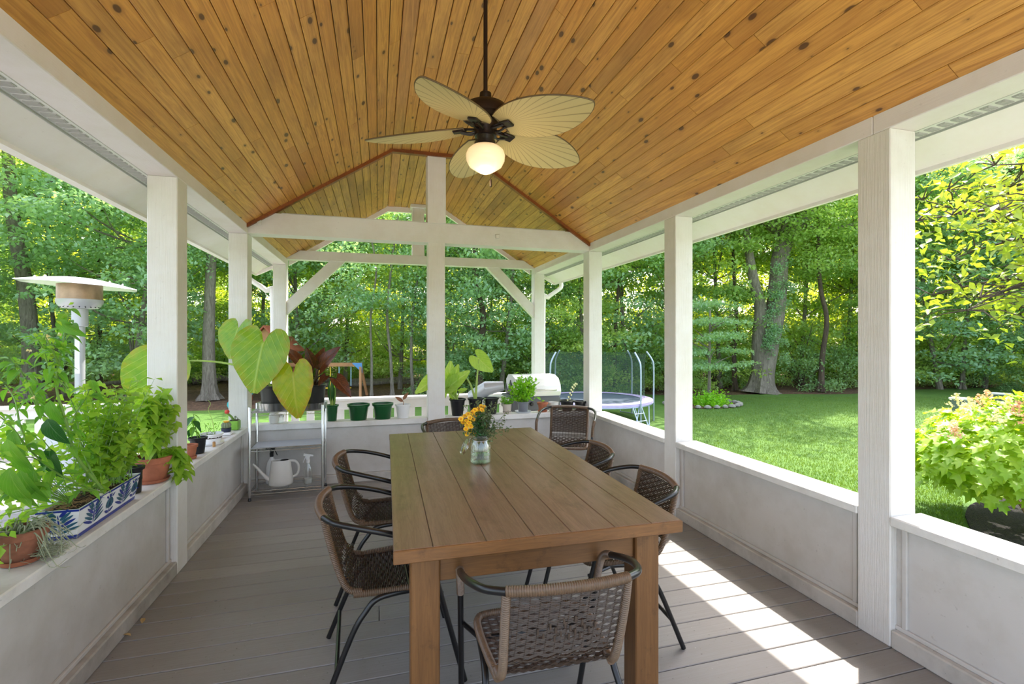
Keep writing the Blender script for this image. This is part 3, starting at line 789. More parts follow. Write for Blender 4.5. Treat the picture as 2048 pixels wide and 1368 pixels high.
P, sz = sprays(cs, 90, .8, .2, .12, .19); link(leaf_cloud(P, sz, .9, M_fol[0]), 'foliage', t, 'stuff')
cs = [((rnd.uniform(-.35, .9) + z_ * .1, -.45 + rnd.uniform(-.1, .1), z_), .25) for z_ in [rnd.uniform(1.5, 6) for _ in range(40)]]
P, sz = sprays(cs, 70, .25, .5, .07, .12); link(leaf_cloud(P, sz, .4, M_fol[1]), 'ivy', t, 'stuff')
# smaller trunks seen against the wood
def pole_tree(px, D, r, h, label, lean=0.0, bark=M_barkd, dens=60, z0=5.5, mt=None):
    t, _ = plain_trunk('slim_tree', label, px, 0, D, r, [(0, 0, 0), (lean * .3 + rnd.uniform(-.12, .12), 0, 1.6), (lean * .4 + rnd.uniform(-.22, .22), rnd.uniform(-.2, .2), 3.4), (lean * .6 + rnd.uniform(-.3, .3), 0, 5.4), (lean + rnd.uniform(-.3, .3), 0, h)], bark=bark, flare=1.5)
    cs = [((rnd.uniform(-2, 2) + lean, rnd.uniform(-2, 2), rnd.uniform(z0, h)), rnd.uniform(.5, .9)) for _ in range(dens)]
    P, sz = sprays(cs, 80, .8, .2, .13, .19); link(leaf_cloud(P, sz, .9, mt or M_fol[0]), 'foliage', t, 'stuff'); return t
pole_tree(1642, 22.5, .13, 11, 'slim brown trunk right of the big double-stemmed tree', 0, z0=7)
pole_tree(1470, 23, .11, 11, 'thin dark trunk left of the big double-stemmed tree', -.2, z0=6)
pole_tree(785, 20.5, .07, 8, 'thin pale sapling left of the center post', .0, M_bark, 40, 3.4, M_fol[1])
pole_tree(743, 20, .055, 7, 'thin sapling right of the swing set', -.1, M_bark, 36, 3.2, M_fol[1])
pole_tree(826, 21, .07, 8, 'sapling close beside the center post', .1, M_bark, 36, 3.6, M_fol[0])
pole_tree(962, 20.5, .16, 10, 'dark trunk behind the tall leaf of the middle black pot', 0, M_barkd, 60, 3.2, M_fol[1])
pole_tree(1232, 21.5, .10, 10, 'dark slim trunk behind the trampoline net', .2, M_barkd, 60, 5, M_fol[0])
pole_tree(200, 22, .10, 10, 'slim trunk in the shade behind the pepper plant', .2, M_barkd, 50, 4, M_fol[1])
pole_tree(130, 23, .12, 10, 'dark slim trunk left of the patio heater pole', .3, M_barkd, 50, 5, M_fol[0])
pole_tree(1925, 23.5, .10, 10, 'thin grey trunk behind the flowering shrub', .2, M_bark, 50, 4.5, M_fol[3])
# young ornamental tree on the lawn edge
x, y = polar(1418, 19.0); t = thing('young_tree', 'young low tree with layered leaves in a small round bed', 'tree', (x, y, GZ))
m = MB(); trunk_mb(m, (0, 0, 0), (0.05, 0, 3.6), .07, .03, flare=1.4); 
for k in range(9):
    a = k * .7; m.tube(bez((0, 0, 1.3 + k * .2), (cos(a) * .6, sin(a) * .6, 1.7 + k * .2), (cos(a) * 1.2, sin(a) * 1.2, 1.8 + k * .22), 4), [.03, .025, .02, .012, .006], 5)
m.obj('trunk', M_bark, t, True, fixn=False)
cs = []
for _ in range(75):
    a = rnd.uniform(0, 6.28); z_ = rnd.choice([1.5, 2.0, 2.6, 3.2, 3.8]) + rnd.uniform(-.1, .1); q = (1.55 - .18 * abs(z_ - 2)) * math.sqrt(rnd.random()); cs.append(((q * cos(a), q * sin(a), z_), rnd.uniform(.3, .5)))
P, sz = sprays(cs, 110, .42, .12, .08, .13); link(leaf_cloud(P, sz, .95, M_fol[1]), 'foliage', t, 'stuff')
# small round bed edged with stones, with a clump of grass
bx_, by_ = polar(1405, 18.0)
bed = ground_patch('ground_bed', [(bx_ + 1.3 * cos(a) * 1.1, by_ + 1.0 * sin(a)) for a in [i * pi / 10 for i in range(20)]], GZ + .03, M_litter, 'small round soil bed in the lawn')
for i in range(26):
    a = i / 26 * 2 * pi; m = MB(); s_ = rnd.uniform(.09, .13)
    m.lathe([(s_ * .3, -.02), (s_, .02), (s_ * .9, .08), (s_ * .4, .11), (0, .115)], 7, c=(bx_ + 1.42 * cos(a), by_ + 1.02 * sin(a), GZ + .02))
    m.obj('edging_stone', plain('edging_stone_grey', (150, 146, 138), .9, 0, .3, 8) if i == 0 else bpy.data.materials['edging_stone_grey'], bed, True)
t = shrub_proto(41, M_fern, .55, .55, 26, 60, 'clump of bright grassy foliage in the small round bed', None, .08, .13, 'grass_clump'); t.location = (bx_ + .1, by_ - .2, GZ)
# fallen logs at the back of the clearing
for i, (pa, pb, D, r) in enumerate([((560, 0), (690, 0), 25, .16), ((650, 0), (840, 0), 24.3, .13), ((700, 0), (840, 0), 25.6, .17), ((385, 0), (470, 0), 26, .2), ((120, 0), (300, 0), 24, .14)]):
    a = V(polar(pa[0], D) + (GZ + r * .9,)); b = V(polar(pb[0], D + .9) + (GZ + r * .9 + .12,))
    m = MB(); m.tube([a.lerp(b, t_ / 6) + V((0, 0, .04 * sin(t_ * 2))) for t_ in range(7)], [r * (1 - .06 * t_) for t_ in range(7)], 9)
    tag(m.obj('fallen_log', M_bark, None, True), ['short fallen log behind the swing set', 'long fallen log lying behind the saplings', 'thick log behind the thin saplings', 'log on the leaf litter behind the stout trunk', 'fallen log in the shade behind the patio heater'][i], 'log')

# ------------------------------------------------------------------ near tree on the right (magnolia), only its branches reach into view
t = thing('magnolia_tree', 'sunlit tree whose leafy branches hang in at the upper right', 'tree', (9.2, 3.3, GZ))
m = MB(); tp = V((9.2, 3.3, GZ)); trunk_mb(m, (0, 0, 0), (.2, .1, 4.4), .16, .08, flare=1.5)
tips = []
ends = [at(1835, 442, Y=4.2), at(1865, 590, Y=4.6), at(1895, 380, Y=4.0), at(1960, 595, Y=3.5), at(1935, 620, Y=3.5), at(2000, 420, Y=3.4), at(1900, 520, Y=5.0), at(1990, 330, Y=3.6), at(2050, 560, Y=3.4), at(2100, 400, Y=3.0), at(1845, 400, Y=5.2), at(1930, 460, Y=4.6), at(2030, 480, Y=3.6), at(2060, 620, Y=3.6), at(1960, 400, Y=4.8)]
cl = []
for i, e in enumerate(ends):
    s0 = V((.1, .05, rnd.uniform(2.6, 4.2))); e = e - tp
    mid = s0.lerp(e, .5) + V((0, 0, rnd.uniform(.2, .6))); path = bez(s0, mid, e, 8)
    m.tube(path, [.055, .045, .038, .03, .025, .02, .015, .010, .006], 6, False)
    for k in range(3, 9):
        p = path[k]
        for _ in range(5):
            q = p + V((rnd.uniform(-.42, .42), rnd.uniform(-.5, .5), rnd.uniform(-.22, .25)))
            m.tube([p, p.lerp(q, .5) + V((0, 0, .05)), q], [.009, .006, .003], 4, False); cl.append((tuple(q), rnd.uniform(.14, .22)))
m.obj('trunk', M_barkd, t, True, fixn=False)
P, sz = sprays(cl, 6, .18, .6, .09, .15); link(leaf_cloud(P, sz, .6, M_magn, aspect=.55), 'foliage', t, 'stuff')

# ------------------------------------------------------------------ hydrangea bush with mulch bed
hx, hy = 8.1, 4.15
ground_patch('ground_mulch', [(p.x, p.y) for p in smoothpath([polar(px, D) + (0,) for px, D in ((1930, 6.7), (1950, 7.2), (2048, 7.6), (2200, 7.8), (2400, 7), (2500, 5), (2300, 4.5), (2100, 4.8), (1960, 5.9), (1930, 6.7))], 5)][:-1], GZ + .035, M_mulch, 'dark mulch bed around the flowering shrub')
def lobed_leaf(Lx, mat, name='leaf'):
    # oak-like lobed leaf, 5 lobes, slightly cupped
    out = [(0, 0), (.18, .06), (.42, .02), (.34, .22), (.52, .40), (.27, .46), (.34, .74), (.14, .72), (0, 1.02), (-.14, .72), (-.34, .74), (-.27, .46), (-.52, .40), (-.34, .22), (-.42, .02), (-.18, .06)]
    vs = [(x * Lx, y * Lx, (abs(x) * .35 - .35 * y * y + .06 * sin(x * 9 + y * 8)) * Lx) for x, y in out]; vs.append((0, .42 * Lx, -.03 * Lx)); n = len(out)
    me = bpy.data.meshes.new(name); me.from_pydata(vs, [], [(i, (i + 1) % n, n) for i in range(n)]); me.materials.append(mat)
    me.polygons.foreach_set('use_smooth', [True] * n); return me
t = thing('hydrangea_bush', 'bright yellow-green bush with lobed leaves and fading pink flower heads', 'shrub', (hx, hy, GZ))
lm = [lobed_leaf(.22, M_hyd), lobed_leaf(.18, M_hyd), lobed_leaf(.15, M_hyd)]
m = MB()
for k in range(16):
    a = k * 2.4; q = rnd.uniform(.3, .9); m.tube(bez((0, 0, 0), (q * cos(a) * .4, q * sin(a) * .4, .8), (q * cos(a), q * sin(a), 1.2 + rnd.uniform(-.3, .3)), 5), [.02, .018, .015, .012, .009, .005], 5, False)
m.obj('stems', M_twig, t, fixn=False)
def bush_pt(rr=1.0):
    a = rnd.uniform(0, 2 * pi); e = math.asin(rnd.uniform(-.35, 1)); nrm = V((cos(a) * cos(e), sin(a) * cos(e), sin(e)))
    return V((nrm.x * 1.28, nrm.y * 1.28, .86 + nrm.z * .80)) * 1.0, nrm
camd = V((0 - hx, 0 - hy, 0)).normalized()
cnt = 0; rest = []
for i in range(1500):
    p, nrm = bush_pt(); k = rnd.uniform(.78, 1.06) if i % 3 else rnd.uniform(.6, .95)
    p = V((p.x * k, p.y * k, .8 + (p.z - .8) * k)); d = (nrm + V((0, 0, -.7)) + V((rnd.uniform(-.7, .7),) * 1 + (rnd.uniform(-.7, .7), rnd.uniform(-.3, .3)))).normalized(); up = (nrm + V((0, 0, 1.2))).normalized()
    vis = nrm.dot(camd) > .1 and k > .95
    if vis and cnt < 290:
        cnt += 1; place_leaf(lm[i % 3], p + V((hx, hy, GZ)), d, up, rnd.uniform(.8, 1.15), t)
    else: rest.append((lm[i % 3], p, d, up, rnd.uniform(.8, 1.15)))
m = MB()
for me, p, d, up, s_ in rest:
    sd = d.cross(up).normalized(); u = sd.cross(d); M = Matrix.Translation(p) @ Matrix((sd, d, u)).transposed().to_4x4() @ Matrix.Scale(s_, 4)
    m.add([M @ q.co for q in me.vertices], [tuple(f.vertices) for f in me.polygons])
m.obj('foliage', M_hyd, t, True, kind='stuff', fixn=False)
M_pinkfl = m_leaf('faded_pink_petals', (222, 190, 160), (206, 150, 130), .3, scale=18); M_whitefl = m_leaf('cream_petals', (236, 228, 196), (226, 206, 160), .3, scale=18)
fl = []
for fx, fy, dd in ((1915, 800, 6.0), (1960, 800, 6.4), (1940, 806, 5.8), (1975, 790, 6.6), (1900, 850, 5.9), (1912, 862, 5.8), (2005, 805, 6.0), (2025, 815, 5.7), (1990, 830, 5.5), (2045, 800, 6.2), (1925, 820, 5.8), (2060, 840, 5.4)):
    q_ = polar(fx, dd); fl.append(V((q_[0], q_[1], CAMH - (fy - HOR) / F_PX * dd)))
for i, p in enumerate(fl):
    P = np.array([[rnd.gauss(0, .045) * (1.2 - z_ / .16), rnd.gauss(0, .045) * (1.2 - z_ / .16), z_] for z_ in [rnd.uniform(0, .16) for _ in range(70)]])
    me = leaf_cloud(P, nr.uniform(.025, .04, len(P)), .5, M_pinkfl if i % 2 else M_whitefl, 'flower_head', aspect=.9)
    o = link(me, 'flower_head', t, 'stuff'); o.location = p - V((hx, hy, GZ)) - V((0, 0, .08)); o.rotation_euler = (rnd.uniform(-.4, .4), rnd.uniform(-.4, .4), 0)
# well caps / utility boxes on the lawn
for (px, py, h, w_, lb) in ((1919, 828, .62, .36, 'short grey utility post left of the flowering shrub'), (2000, 806, .50, .42, 'round-topped grey utility box behind the flowering shrub')):
    D = (CAMH - GZ) * F_PX / (py + 12 - HOR); x, y = polar(px, D)
    t = thing('utility_box', lb, 'utility box', (x, y, GZ), .3)
    m = MB(); m.cbox(-w_ / 2, w_ / 2, -w_ / 2, w_ / 2, -.02, h, .03); m.obj('housing', plain('utility_green_grey_%d' % px, (92, 104, 92), .6), t)
    m = MB(); m.cbox(-w_ / 2 - .03, w_ / 2 + .03, -w_ / 2 - .03, w_ / 2 + .03, h, h + .06, .015); m.obj('lid', plain('utility_lid_%d' % px, (186, 188, 184), .6), t)

# ------------------------------------------------------------------ trampoline
D = 14.8; tx, ty = polar(1188, D); t = thing('trampoline', 'round trampoline with lilac rim pad and tall net enclosure', 'trampoline', (tx, ty, GZ), .25)
RT = 1.72; zt = .64; zp = 2.08
M_net = None
nt_ = NT('black_net'); vec = nt_.coord()
trn = nt_.n('ShaderNodeBsdfTransparent'); df = nt_.bsdf(lin((58, 82, 66)), .9); mx = nt_.n('ShaderNodeMixShader'); mx.inputs[0].default_value = .30
nt_.l(trn.outputs[0], mx.inputs[1]); nt_.l(df, mx.inputs[2]); M_net = nt_.done(mx.outputs[0])
M_tpole = plain('galvanised_pole', (176, 188, 206), .35, .5); M_lilac = plain('lilac_pad', (186, 170, 214), .6, 0, .15, 5); M_mat = plain('jump_mat', (62, 74, 92), .8)
m = MB(); m.lathe([(0, zt), (RT - .28, zt), (RT - .28, zt - .01), (0, zt - .01)], 40); m.obj('jump_mat', M_mat, t)
m = MB(); m.lathe([(RT - .30, zt + .02), (RT - .2, zt + .035), (RT + .02, zt + .02), (RT + .03, zt - .05), (RT - .02, zt - .05)], 40, cap=False); m.obj('rim_pad', M_lilac, t, True)
m = MB(); m.tube([(RT * cos(i * pi / 20), RT * sin(i * pi / 20), zt - .07) for i in range(40)], .025, 6, closed=True); m.obj('frame_ring', M_tpole, t, True)
NP = 8
for k in range(NP):
    a = 2 * pi * (k + .15) / NP; ca, sa = cos(a), sin(a)
    m = MB(); m.tube(smoothpath([((RT + .05) * ca, (RT + .05) * sa, -.0), ((RT + .05) * ca, (RT + .05) * sa, zt), ((RT + .05) * ca, (RT + .05) * sa, zt + .95), ((RT - .0) * ca, (RT - .0) * sa, zt + 1.2), ((RT - .16) * ca, (RT - .16) * sa, zp)], 4), .024, 7)
    m.obj('pole', M_tpole, t, True)
    a2 = 2 * pi * (k + .65) / NP
    if k % 2 == 0:
        m = MB(); m.tube([((RT) * cos(a), (RT) * sin(a), zt - .07), ((RT + .05) * cos(a - .12), (RT + .05) * sin(a - .12), .03), ((RT + .05) * cos(a + .25), (RT + .05) * sin(a + .25), .03), ((RT) * cos(a + .3), RT * sin(a + .3), zt - .07)], .02, 6); m.obj('leg', M_tpole, t, True)
m = MB(); rn = RT - .22
P = []; ns_ = 48
for i in range(ns_):
    a = 2 * pi * i / ns_; ph = (i / ns_ * NP - .15) % 1; sag = 4 * ph * (1 - ph)
    P += [(rn * cos(a), rn * sin(a), zt), (rn * cos(a), rn * sin(a), zp - .35), ((rn + .05) * cos(a), (rn + .05) * sin(a), zp - .02 - .05 * sag)]
m.add(P, [(i * 3 + j, ((i + 1) % ns_) * 3 + j, ((i + 1) % ns_) * 3 + j + 1, i * 3 + j + 1) for i in range(ns_) for j in (0, 1)]); m.obj('net', M_net, t, True, fixn=False)
lx, ly = (V(polar(1278, 13.3) + (0,)) - V((tx, ty, 0)))[:2]
Minv = Matrix.Rotation(-.25, 4, 'Z'); lp = Minv @ V((lx, ly, 0)); u = V((-lp.y, lp.x, 0)).normalized(); o_ = lp.normalized()
lad = t
for sgn in (-1, 1):
    m = MB(); m.tube([o_ * RT + u * .17 * sgn + V((0, 0, zt - .05)), o_ * (RT + .28) + u * .17 * sgn + V((0, 0, .02))], .016, 6); m.obj('ladder_rail', M_tpole, t, True)
for q in (.33, .66, .97):
    m = MB(); c = (o_ * RT + V((0, 0, zt - .05))).lerp(o_ * (RT + .28) + V((0, 0, .02)), q); m.tube([c - u * .19, c + u * .19], .016, 6); m.obj('ladder_rung', M_tpole, t, True)

# ------------------------------------------------------------------ swing set, playhouse with slide
M_playwood = plain('play_cedar', (178, 128, 84), .7, 0, .25, 3); M_redwood = plain('red_stained_wood', (156, 82, 58), .7, 0, .2, 3)
M_blueb = plain('blue_bracket', (84, 140, 196), .5); M_yel = plain('yellow_chain', (226, 186, 50), .5); M_bluep = plain('pale_blue_rope', (150, 186, 206), .5); M_teal = plain('teal_slide', (60, 170, 170), .35)
D = 20.6; sx, sy = polar(722, D); t = thing('swing_set', 'wooden swing set with blue corner bracket and yellow chains', 'swing set', (sx, sy, GZ), -YAW + .05)
zb = .46 - GZ - .10
m = MB(); m.beam((-4.4, 0, zb), (.05, 0, zb), .14, .16); m.obj('top_beam', M_playwood, t)
for sgn, nm in ((-1, 'leg'), (1, 'leg')):
    m = MB(); m.beam((-.02, 0, zb), (.12, sgn * .55, 0), .10, .10, (1, 0, 0)); m.obj(nm, M_playwood, t)
m = MB(); m.prism([(-.36, zb + .07), (.06, zb + .07), (.08, zb - .36)], -.09, -.07); m.obj('corner_bracket', M_blueb, t)
for xs, mt, L_ in ((-1.28, M_yel, 1.0), (-.92, M_bluep, .9), (-.42, M_bluep, .9), (-1.75, M_yel, 1.0)):
    m = MB(); m.tube([(xs, 0, zb), (xs, 0, zb - L_)], .022, 6); m.obj('chain', mt, t, True)
for xa, xb_ in ((-1.75, -1.28), (-.92, -.42)):
    m = MB(); m.cbox(xa, xb_, -.1, .1, zb - 1.02, zb - .97, .01); m.obj('swing_seat', M_yel, t)
D = 20.0; px_, py_ = polar(560, D); t = thing('playhouse', 'small red-stained wooden playhouse with peaked roof behind the potted plants', 'playhouse', (px_, py_, GZ), -YAW)
for xx in (-.9, .35):
    for yy in (-.6, .6):
        m = MB(); m.cbox(xx - .06, xx + .06, yy - .06, yy + .06, 0, 2.1); m.obj('leg', M_redwood, t)
m = MB(); m.cbox(-1, .45, -.7, .7, .85, .93); m.obj('platform', M_redwood, t)
for i in range(7):
    m = MB(); m.cbox(-.98 + i * .2, -.82 + i * .2, -.7, -.66, .93, 1.45, .006); m.obj('board', M_redwood, t)
for sgn in (-1, 1):
    m = MB(); m.prism([(-.28, 3.0), (-.28 + sgn * .95, 2.0), (-.28 + sgn * .95, 1.93), (-.28, 2.92)], -.8, .8); m.obj('roof_panel', M_redwood, t)
m = MB(); m.prism([(-.28, 2.9), (-1.05, 2.1), (.5, 2.1)], -.66, -.62); m.obj('gable', M_playwood, t)
m = MB()
pts = [(-.2, -.7, .95), (-.3, -1.2, .75), (-.4, -1.8, .35), (-.45, -2.3, .12), (-.45, -2.7, .1)]
m.tube(smoothpath(pts, 4), .16, 10); m.obj('slide', M_teal, t, True)

# grass blades standing up from the part of the lawn close to the porch
NB = 120000
q_ = nr.uniform(0, 1, NB); D_ = 5.4 + 15.0 * q_ ** 1.9; px_a = nr.uniform(1360, 2100, NB); a_ = (px_a - 1024) / F_PX * D_
gx_ = a_ * cos(YAW) + D_ * sin(YAW); gy_ = -a_ * sin(YAW) + D_ * cos(YAW)
bedm = ((px_a > 1925) & (D_ < 7.6))
gx_, gy_ = gx_[~bedm], gy_[~bedm]; NB = len(gx_)
hh_ = nr.uniform(.03, .065, NB); th_ = nr.uniform(0, 2 * pi, NB); ww_ = .006
base_ = np.stack([gx_, gy_, np.full(NB, GZ - .005)], 1); sd_ = np.stack([np.cos(th_), np.sin(th_), np.zeros(NB)], 1) * ww_
tip_ = base_ + np.stack([nr.normal(0, .018, NB), nr.normal(0, .018, NB), hh_], 1)
vv_ = np.stack([base_ - sd_, base_ + sd_, tip_], 1).reshape(-1, 3).astype(np.float32)
me = bpy.data.meshes.new('grass_blades'); me.vertices.add(NB * 3); me.vertices.foreach_set('co', vv_.ravel()); me.loops.add(NB * 3); me.loops.foreach_set('vertex_index', np.arange(NB * 3, dtype=np.int32))
me.polygons.add(NB); me.polygons.foreach_set('loop_start', np.arange(0, NB * 3, 3, dtype=np.int32)); me.update(calc_edges=True)
me.materials.append(m_leaf('grass_blade', (84, 116, 40), (112, 138, 54), .35, scale=1.2))
tag(link(me, 'grass_blades', None, 'stuff'), 'standing grass blades of the lawn right of the porch', 'grass')


# ------------------------------------------------------------------ white railings of the deck
def railing(name, label, xa, xb, y):
    t = thing(name, label, 'railing', (xa, y, 0))
    L = xb - xa
    m = MB(); m.cbox(0, L, -.07, .07, .592, .634, .008); m.obj('top_rail', M_paint_x, t)
    m = MB(); m.cbox(0, L, -.02, .02, .465, .592, .004); m.obj('sub_rail', M_paint_x, t)
    m = MB(); m.cbox(0, L, -.02, .02, .05, .12, .004); m.obj('bottom_rail', M_paint_x, t)
    n = int(L / .195); me = None
    for i in range(n):
        x = (i + .5) * L / n
        if me is None:
            b = MB(); b.cbox(-.05, .05, -.012, .012, .12, .465, .003); me = b.mesh('baluster', M_paint_v)
        o = link(me, 'baluster', t); o.location = (x, 0, 0)
    return t
railing('deck_railing', 'white railing across the far end of the porch behind the sill plants', XL + .004, XR - .004, 7.27)
railing('deck_railing', 'white railing of the side deck behind the herb planter', -6.4, -3.0, 7.45)
M_deckg = M_deck
dk = struct('floor_side_deck')
y = Y0 - 1
while y < 7.5:
    m = MB(); m.cbox(-6.5, -1.46, y + .0025, y + .145, -.03, 0, .003); m.obj('deck_board', M_deck, dk); y += .1475
m = MB(); m.box(-6.5, -1.46, Y0 - 1, 7.5, -.95, -.032); m.obj('deck_skirt', M_dark, dk)

# ------------------------------------------------------------------ patio heater
hx_, hy_ = polar(160, 4.4)
t = thing('patio_heater', 'tall metal patio heater with broad reflector dome on the side deck', 'patio heater', (hx_, hy_, 0))
M_amber = plain('heat_tinted_mesh', (176, 148, 122), .35, .55, .3, 14)
m = MB(); m.lathe([(.23, 0), (.23, .70), (.21, .76), (.06, .78)], 24); m.obj('tank_housing', M_alum, t, True)
m = MB(); m.lathe([(.037, .76), (.037, 1.62)], 16); m.obj('pole', M_alum, t, True)
m = MB(); m.lathe([(.050, 1.585), (.060, 1.59), (.060, 1.745), (.050, 1.75)], 20); m.obj('valve_sleeve', M_alum, t, True)
m = MB(); m.lathe([(.055, 1.745), (.13, 1.752), (.150, 1.775), (.165, 1.80), (.168, 1.83), (.160, 1.832)], 28); m.obj('burner_bowl', M_alum, t, True)
for i in range(22):
    a = i / 22 * 2 * pi; m = MB(); m.box(-.004, .004, -.002, .002, -.010, .010, Matrix.Translation((.139 * cos(a), .139 * sin(a), 1.762)) @ Matrix.Rotation(a + pi / 2, 4, 'Z') @ Matrix.Rotation(-.9, 4, 'X')); m.obj('vent_slot', M_black, t)
m = MB(); m.lathe([(.160, 1.828), (.162, 1.83), (.162, 1.965), (.158, 1.968)], 32); m.obj('emitter_screen', M_amber, t, True)
Mt = Matrix.Translation((0, 0, 1.965)) @ Matrix.Rotation(R(3.5), 4, 'Y')
m = MB(); m.lathe([(0, .068), (.12, .062), (.28, .035), (.44, -.002), (.445, -.008), (.438, -.010), (.28, .026), (.12, .052), (0, .058)], 8, Mt); m.obj('reflector_dome', plain('reflector_sheet', (226, 228, 228), .3, .35), t)
for i in range(8):
    a = (i + .5) / 8 * 2 * pi; m = MB(); m.lathe([(.006, .0), (.009, .012), (0, .02)], 6, Mt @ Matrix.Translation((.30 * cos(a), .30 * sin(a), .03))); m.obj('bolt', M_alum, t)
m = MB(); m.box(-.022, .016, -.0385, -.0365, 1.16, 1.53); m.obj('paper_label', M_whiteplastic, t)
# ------------------------------------------------------------------ grill behind the back sill
t = thing('gas_grill', 'white hooded barbecue grill behind the back sill in the right corner', 'grill', (2.06, 6.45, 0))
M_enamel = plain('white_enamel', (226, 226, 224), .25, .1); M_gdark = plain('grill_grey', (84, 86, 92), .4, .3)
hood = [(-.27, .70), (-.30, .76), (-.28, .84), (-.20, .93), (-.05, .97), (.16, .97), (.27, .90), (.28, .70)]
m = MB(); m.prism(hood, -.28, .34, 'x'); m.obj('hood', M_enamel, t)
m = MB(); m.prism([(-.29, .705), (-.27, .80), (-.12, .74), (.02, .90), (.17, .73), (.27, .84), (.285, .705)], -.292, -.28, 'x'); m.obj('hood_gap_shade', M_gdark, t)  # dark plate painted for the shaded inside of the half-open hood
m = MB(); m.cbox(-.36, .34, -.29, .27, .50, .70, .02); m.obj('firebox', M_gdark, t)
m = MB(); m.cbox(-.34, .32, -.26, .25, .06, .50, .01); m.obj('cabinet', M_enamel, t)
m = MB(); m.tube([(-.27, -.30, .78), (-.27, -.36, .79), (.25, -.36, .79), (.25, -.30, .78)], .013, 8); m.obj('handle', M_chrome, t, True)
m = MB(); m.cbox(-.80, -.36, -.24, .24, .64, .68, .01); m.obj('side_shelf', M_enamel, t)
m = MB(); m.tube([(-.78, .2, .66), (-.62, 0, .80), (-.40, -.05, .83)], [.10, .10, .06], 12); m.obj('rolled_cover', M_alum, t, True)
for k in range(4):
    m = MB(); M4 = Matrix.Translation((-.24 + k * .16, -.29, .60)) @ Matrix.Rotation(pi / 2, 4, 'X'); m.lathe([(.026, 0), (.026, .015), (.018, .03), (0, .032)], 14, M4); m.obj('knob', M_black, t, True)
for sx_ in (-.3, .28):
    for sy_ in (-.22, .2):
        m = MB(); m.cbox(sx_ - .02, sx_ + .02, sy_ - .02, sy_ + .02, 0, .08); m.obj('leg', M_black, t)

# ------------------------------------------------------------------ dining table
TT = .76; TLn, TW = 2.06, 1.11; tc = (.622, 2.705); trz = R(-.9)
t = thing('dining_table', 'long solid wood dining table in the middle of the porch', 'table', (tc[0], tc[1], 0), trz)
fr = [0, .12, .29, .45, .58, .74, .88, 1]
for i in range(7):
    a, b = -TW / 2 + fr[i] * TW, -TW / 2 + fr[i + 1] * TW
    m = MB(); m.cbox(a + .0008, b - .0008, -TLn / 2 + rnd.uniform(0, .002), TLn / 2 - rnd.uniform(0, .002), TT - .046, TT - rnd.uniform(0, .0006), .0022); m.obj('plank', M_ttop, t)
for sgn in (-1, 1):
    m = MB(); m.cbox(-TW / 2 - .001, TW / 2 + .001, sgn * (TLn / 2 + .002) - .006, sgn * (TLn / 2 + .002) + .006, TT - .047, TT - .0015, .003); m.obj('end_edge', M_tapr, t)
for sx_ in (-1, 1):
    for sy_ in (-1, 1):
        cx, cy = sx_ * (TW / 2 - .112), sy_ * (TLn / 2 - .118)
        m = MB(); m.cbox(cx - .052, cx + .052, cy - .052, cy + .052, 0, TT - .046, .005); m.obj('leg', M_tleg, t)
for sgn in (-1, 1):
    m = MB(); y_ = sgn * (TLn / 2 - .10); m.cbox(-TW / 2 + .164, TW / 2 - .164, y_ - .014, y_ + .014, TT - .165, TT - .046, .003); m.obj('apron', M_tapr, t)
    m = MB(); x_ = sgn * (TW / 2 - .095); m.cbox(x_ - .014, x_ + .014, -TLn / 2 + .17, TLn / 2 - .17, TT - .165, TT - .046, .003); m.obj('apron', M_tapr, t)

# ------------------------------------------------------------------ wicker armchair
def wrapped(m, path, r, pitch=.0075, n=9):
    """tube wound with cane: the radius ripples along the path"""
    path = smoothpath(path, 8); L = [0]
    for a, b in zip(path, path[1:]): L.append(L[-1] + (b - a).length)
    N = max(6, int(L[-1] / (pitch / 2))); pts = []; j = 0
    for i in range(N + 1):
        s_ = L[-1] * i / N
        while j < len(L) - 2 and L[j + 1] < s_: j += 1
        pts.append(path[j].lerp(path[j + 1], (s_ - L[j]) / max(L[j + 1] - L[j], 1e-9)))
    m.tube(pts, [r + (.0015 if i % 2 else -.0009) for i in range(N + 1)], n)
def weave(m, surf, nv, u0=-1, u1=1, nst=11, skip=(), rad=.0030, amp=.0044):
    """woven strands: wefts running over and under stakes; surf(u,v)->(point, normal)"""
    for k in range(nv):
        v = (k + .5) / nv
        if any(a <= v <= b for a, b in skip): continue
        P = []
        for i in range(nst * 2 + 1):
            u = u0 + (u1 - u0) * i / (nst * 2); p, n_ = surf(u, v)
            ph = (i // 2 + (k // 2)) % 2
            o_ = amp * (1 if ph else -1) if i % 2 else 0
            P.append((p + n_ * o_))
        # flat three-sided strand
        vs = []
        for i, p in enumerate(P):
            u = u0 + (u1 - u0) * i / (nst * 2)
            _, n_ = surf(u, v); q2, _ = surf(u, min(1, v + .01)); q1, _ = surf(u, max(0, v - .01)); tv = (q2 - q1).normalized()
            vs += [p + tv * rad, p - tv * rad, p + n_ * rad * .9, p - n_ * rad * .9]
        fs = []
        for i in range(len(P) - 1):
            a = i * 4; b = a + 4
            fs += [(a, a + 2, b + 2, b), (a + 2, a + 1, b + 1, b + 2), (a + 1, a + 3, b + 3, b + 1), (a + 3, a, b, b + 3)]
        m.add(vs, fs)
    for i in range(1, nst):
        u = u0 + (u1 - u0) * (i) / nst
        m.tube([surf(u, k / 10)[0] for k in range(11)], .0022, 4, False)
HT = .75
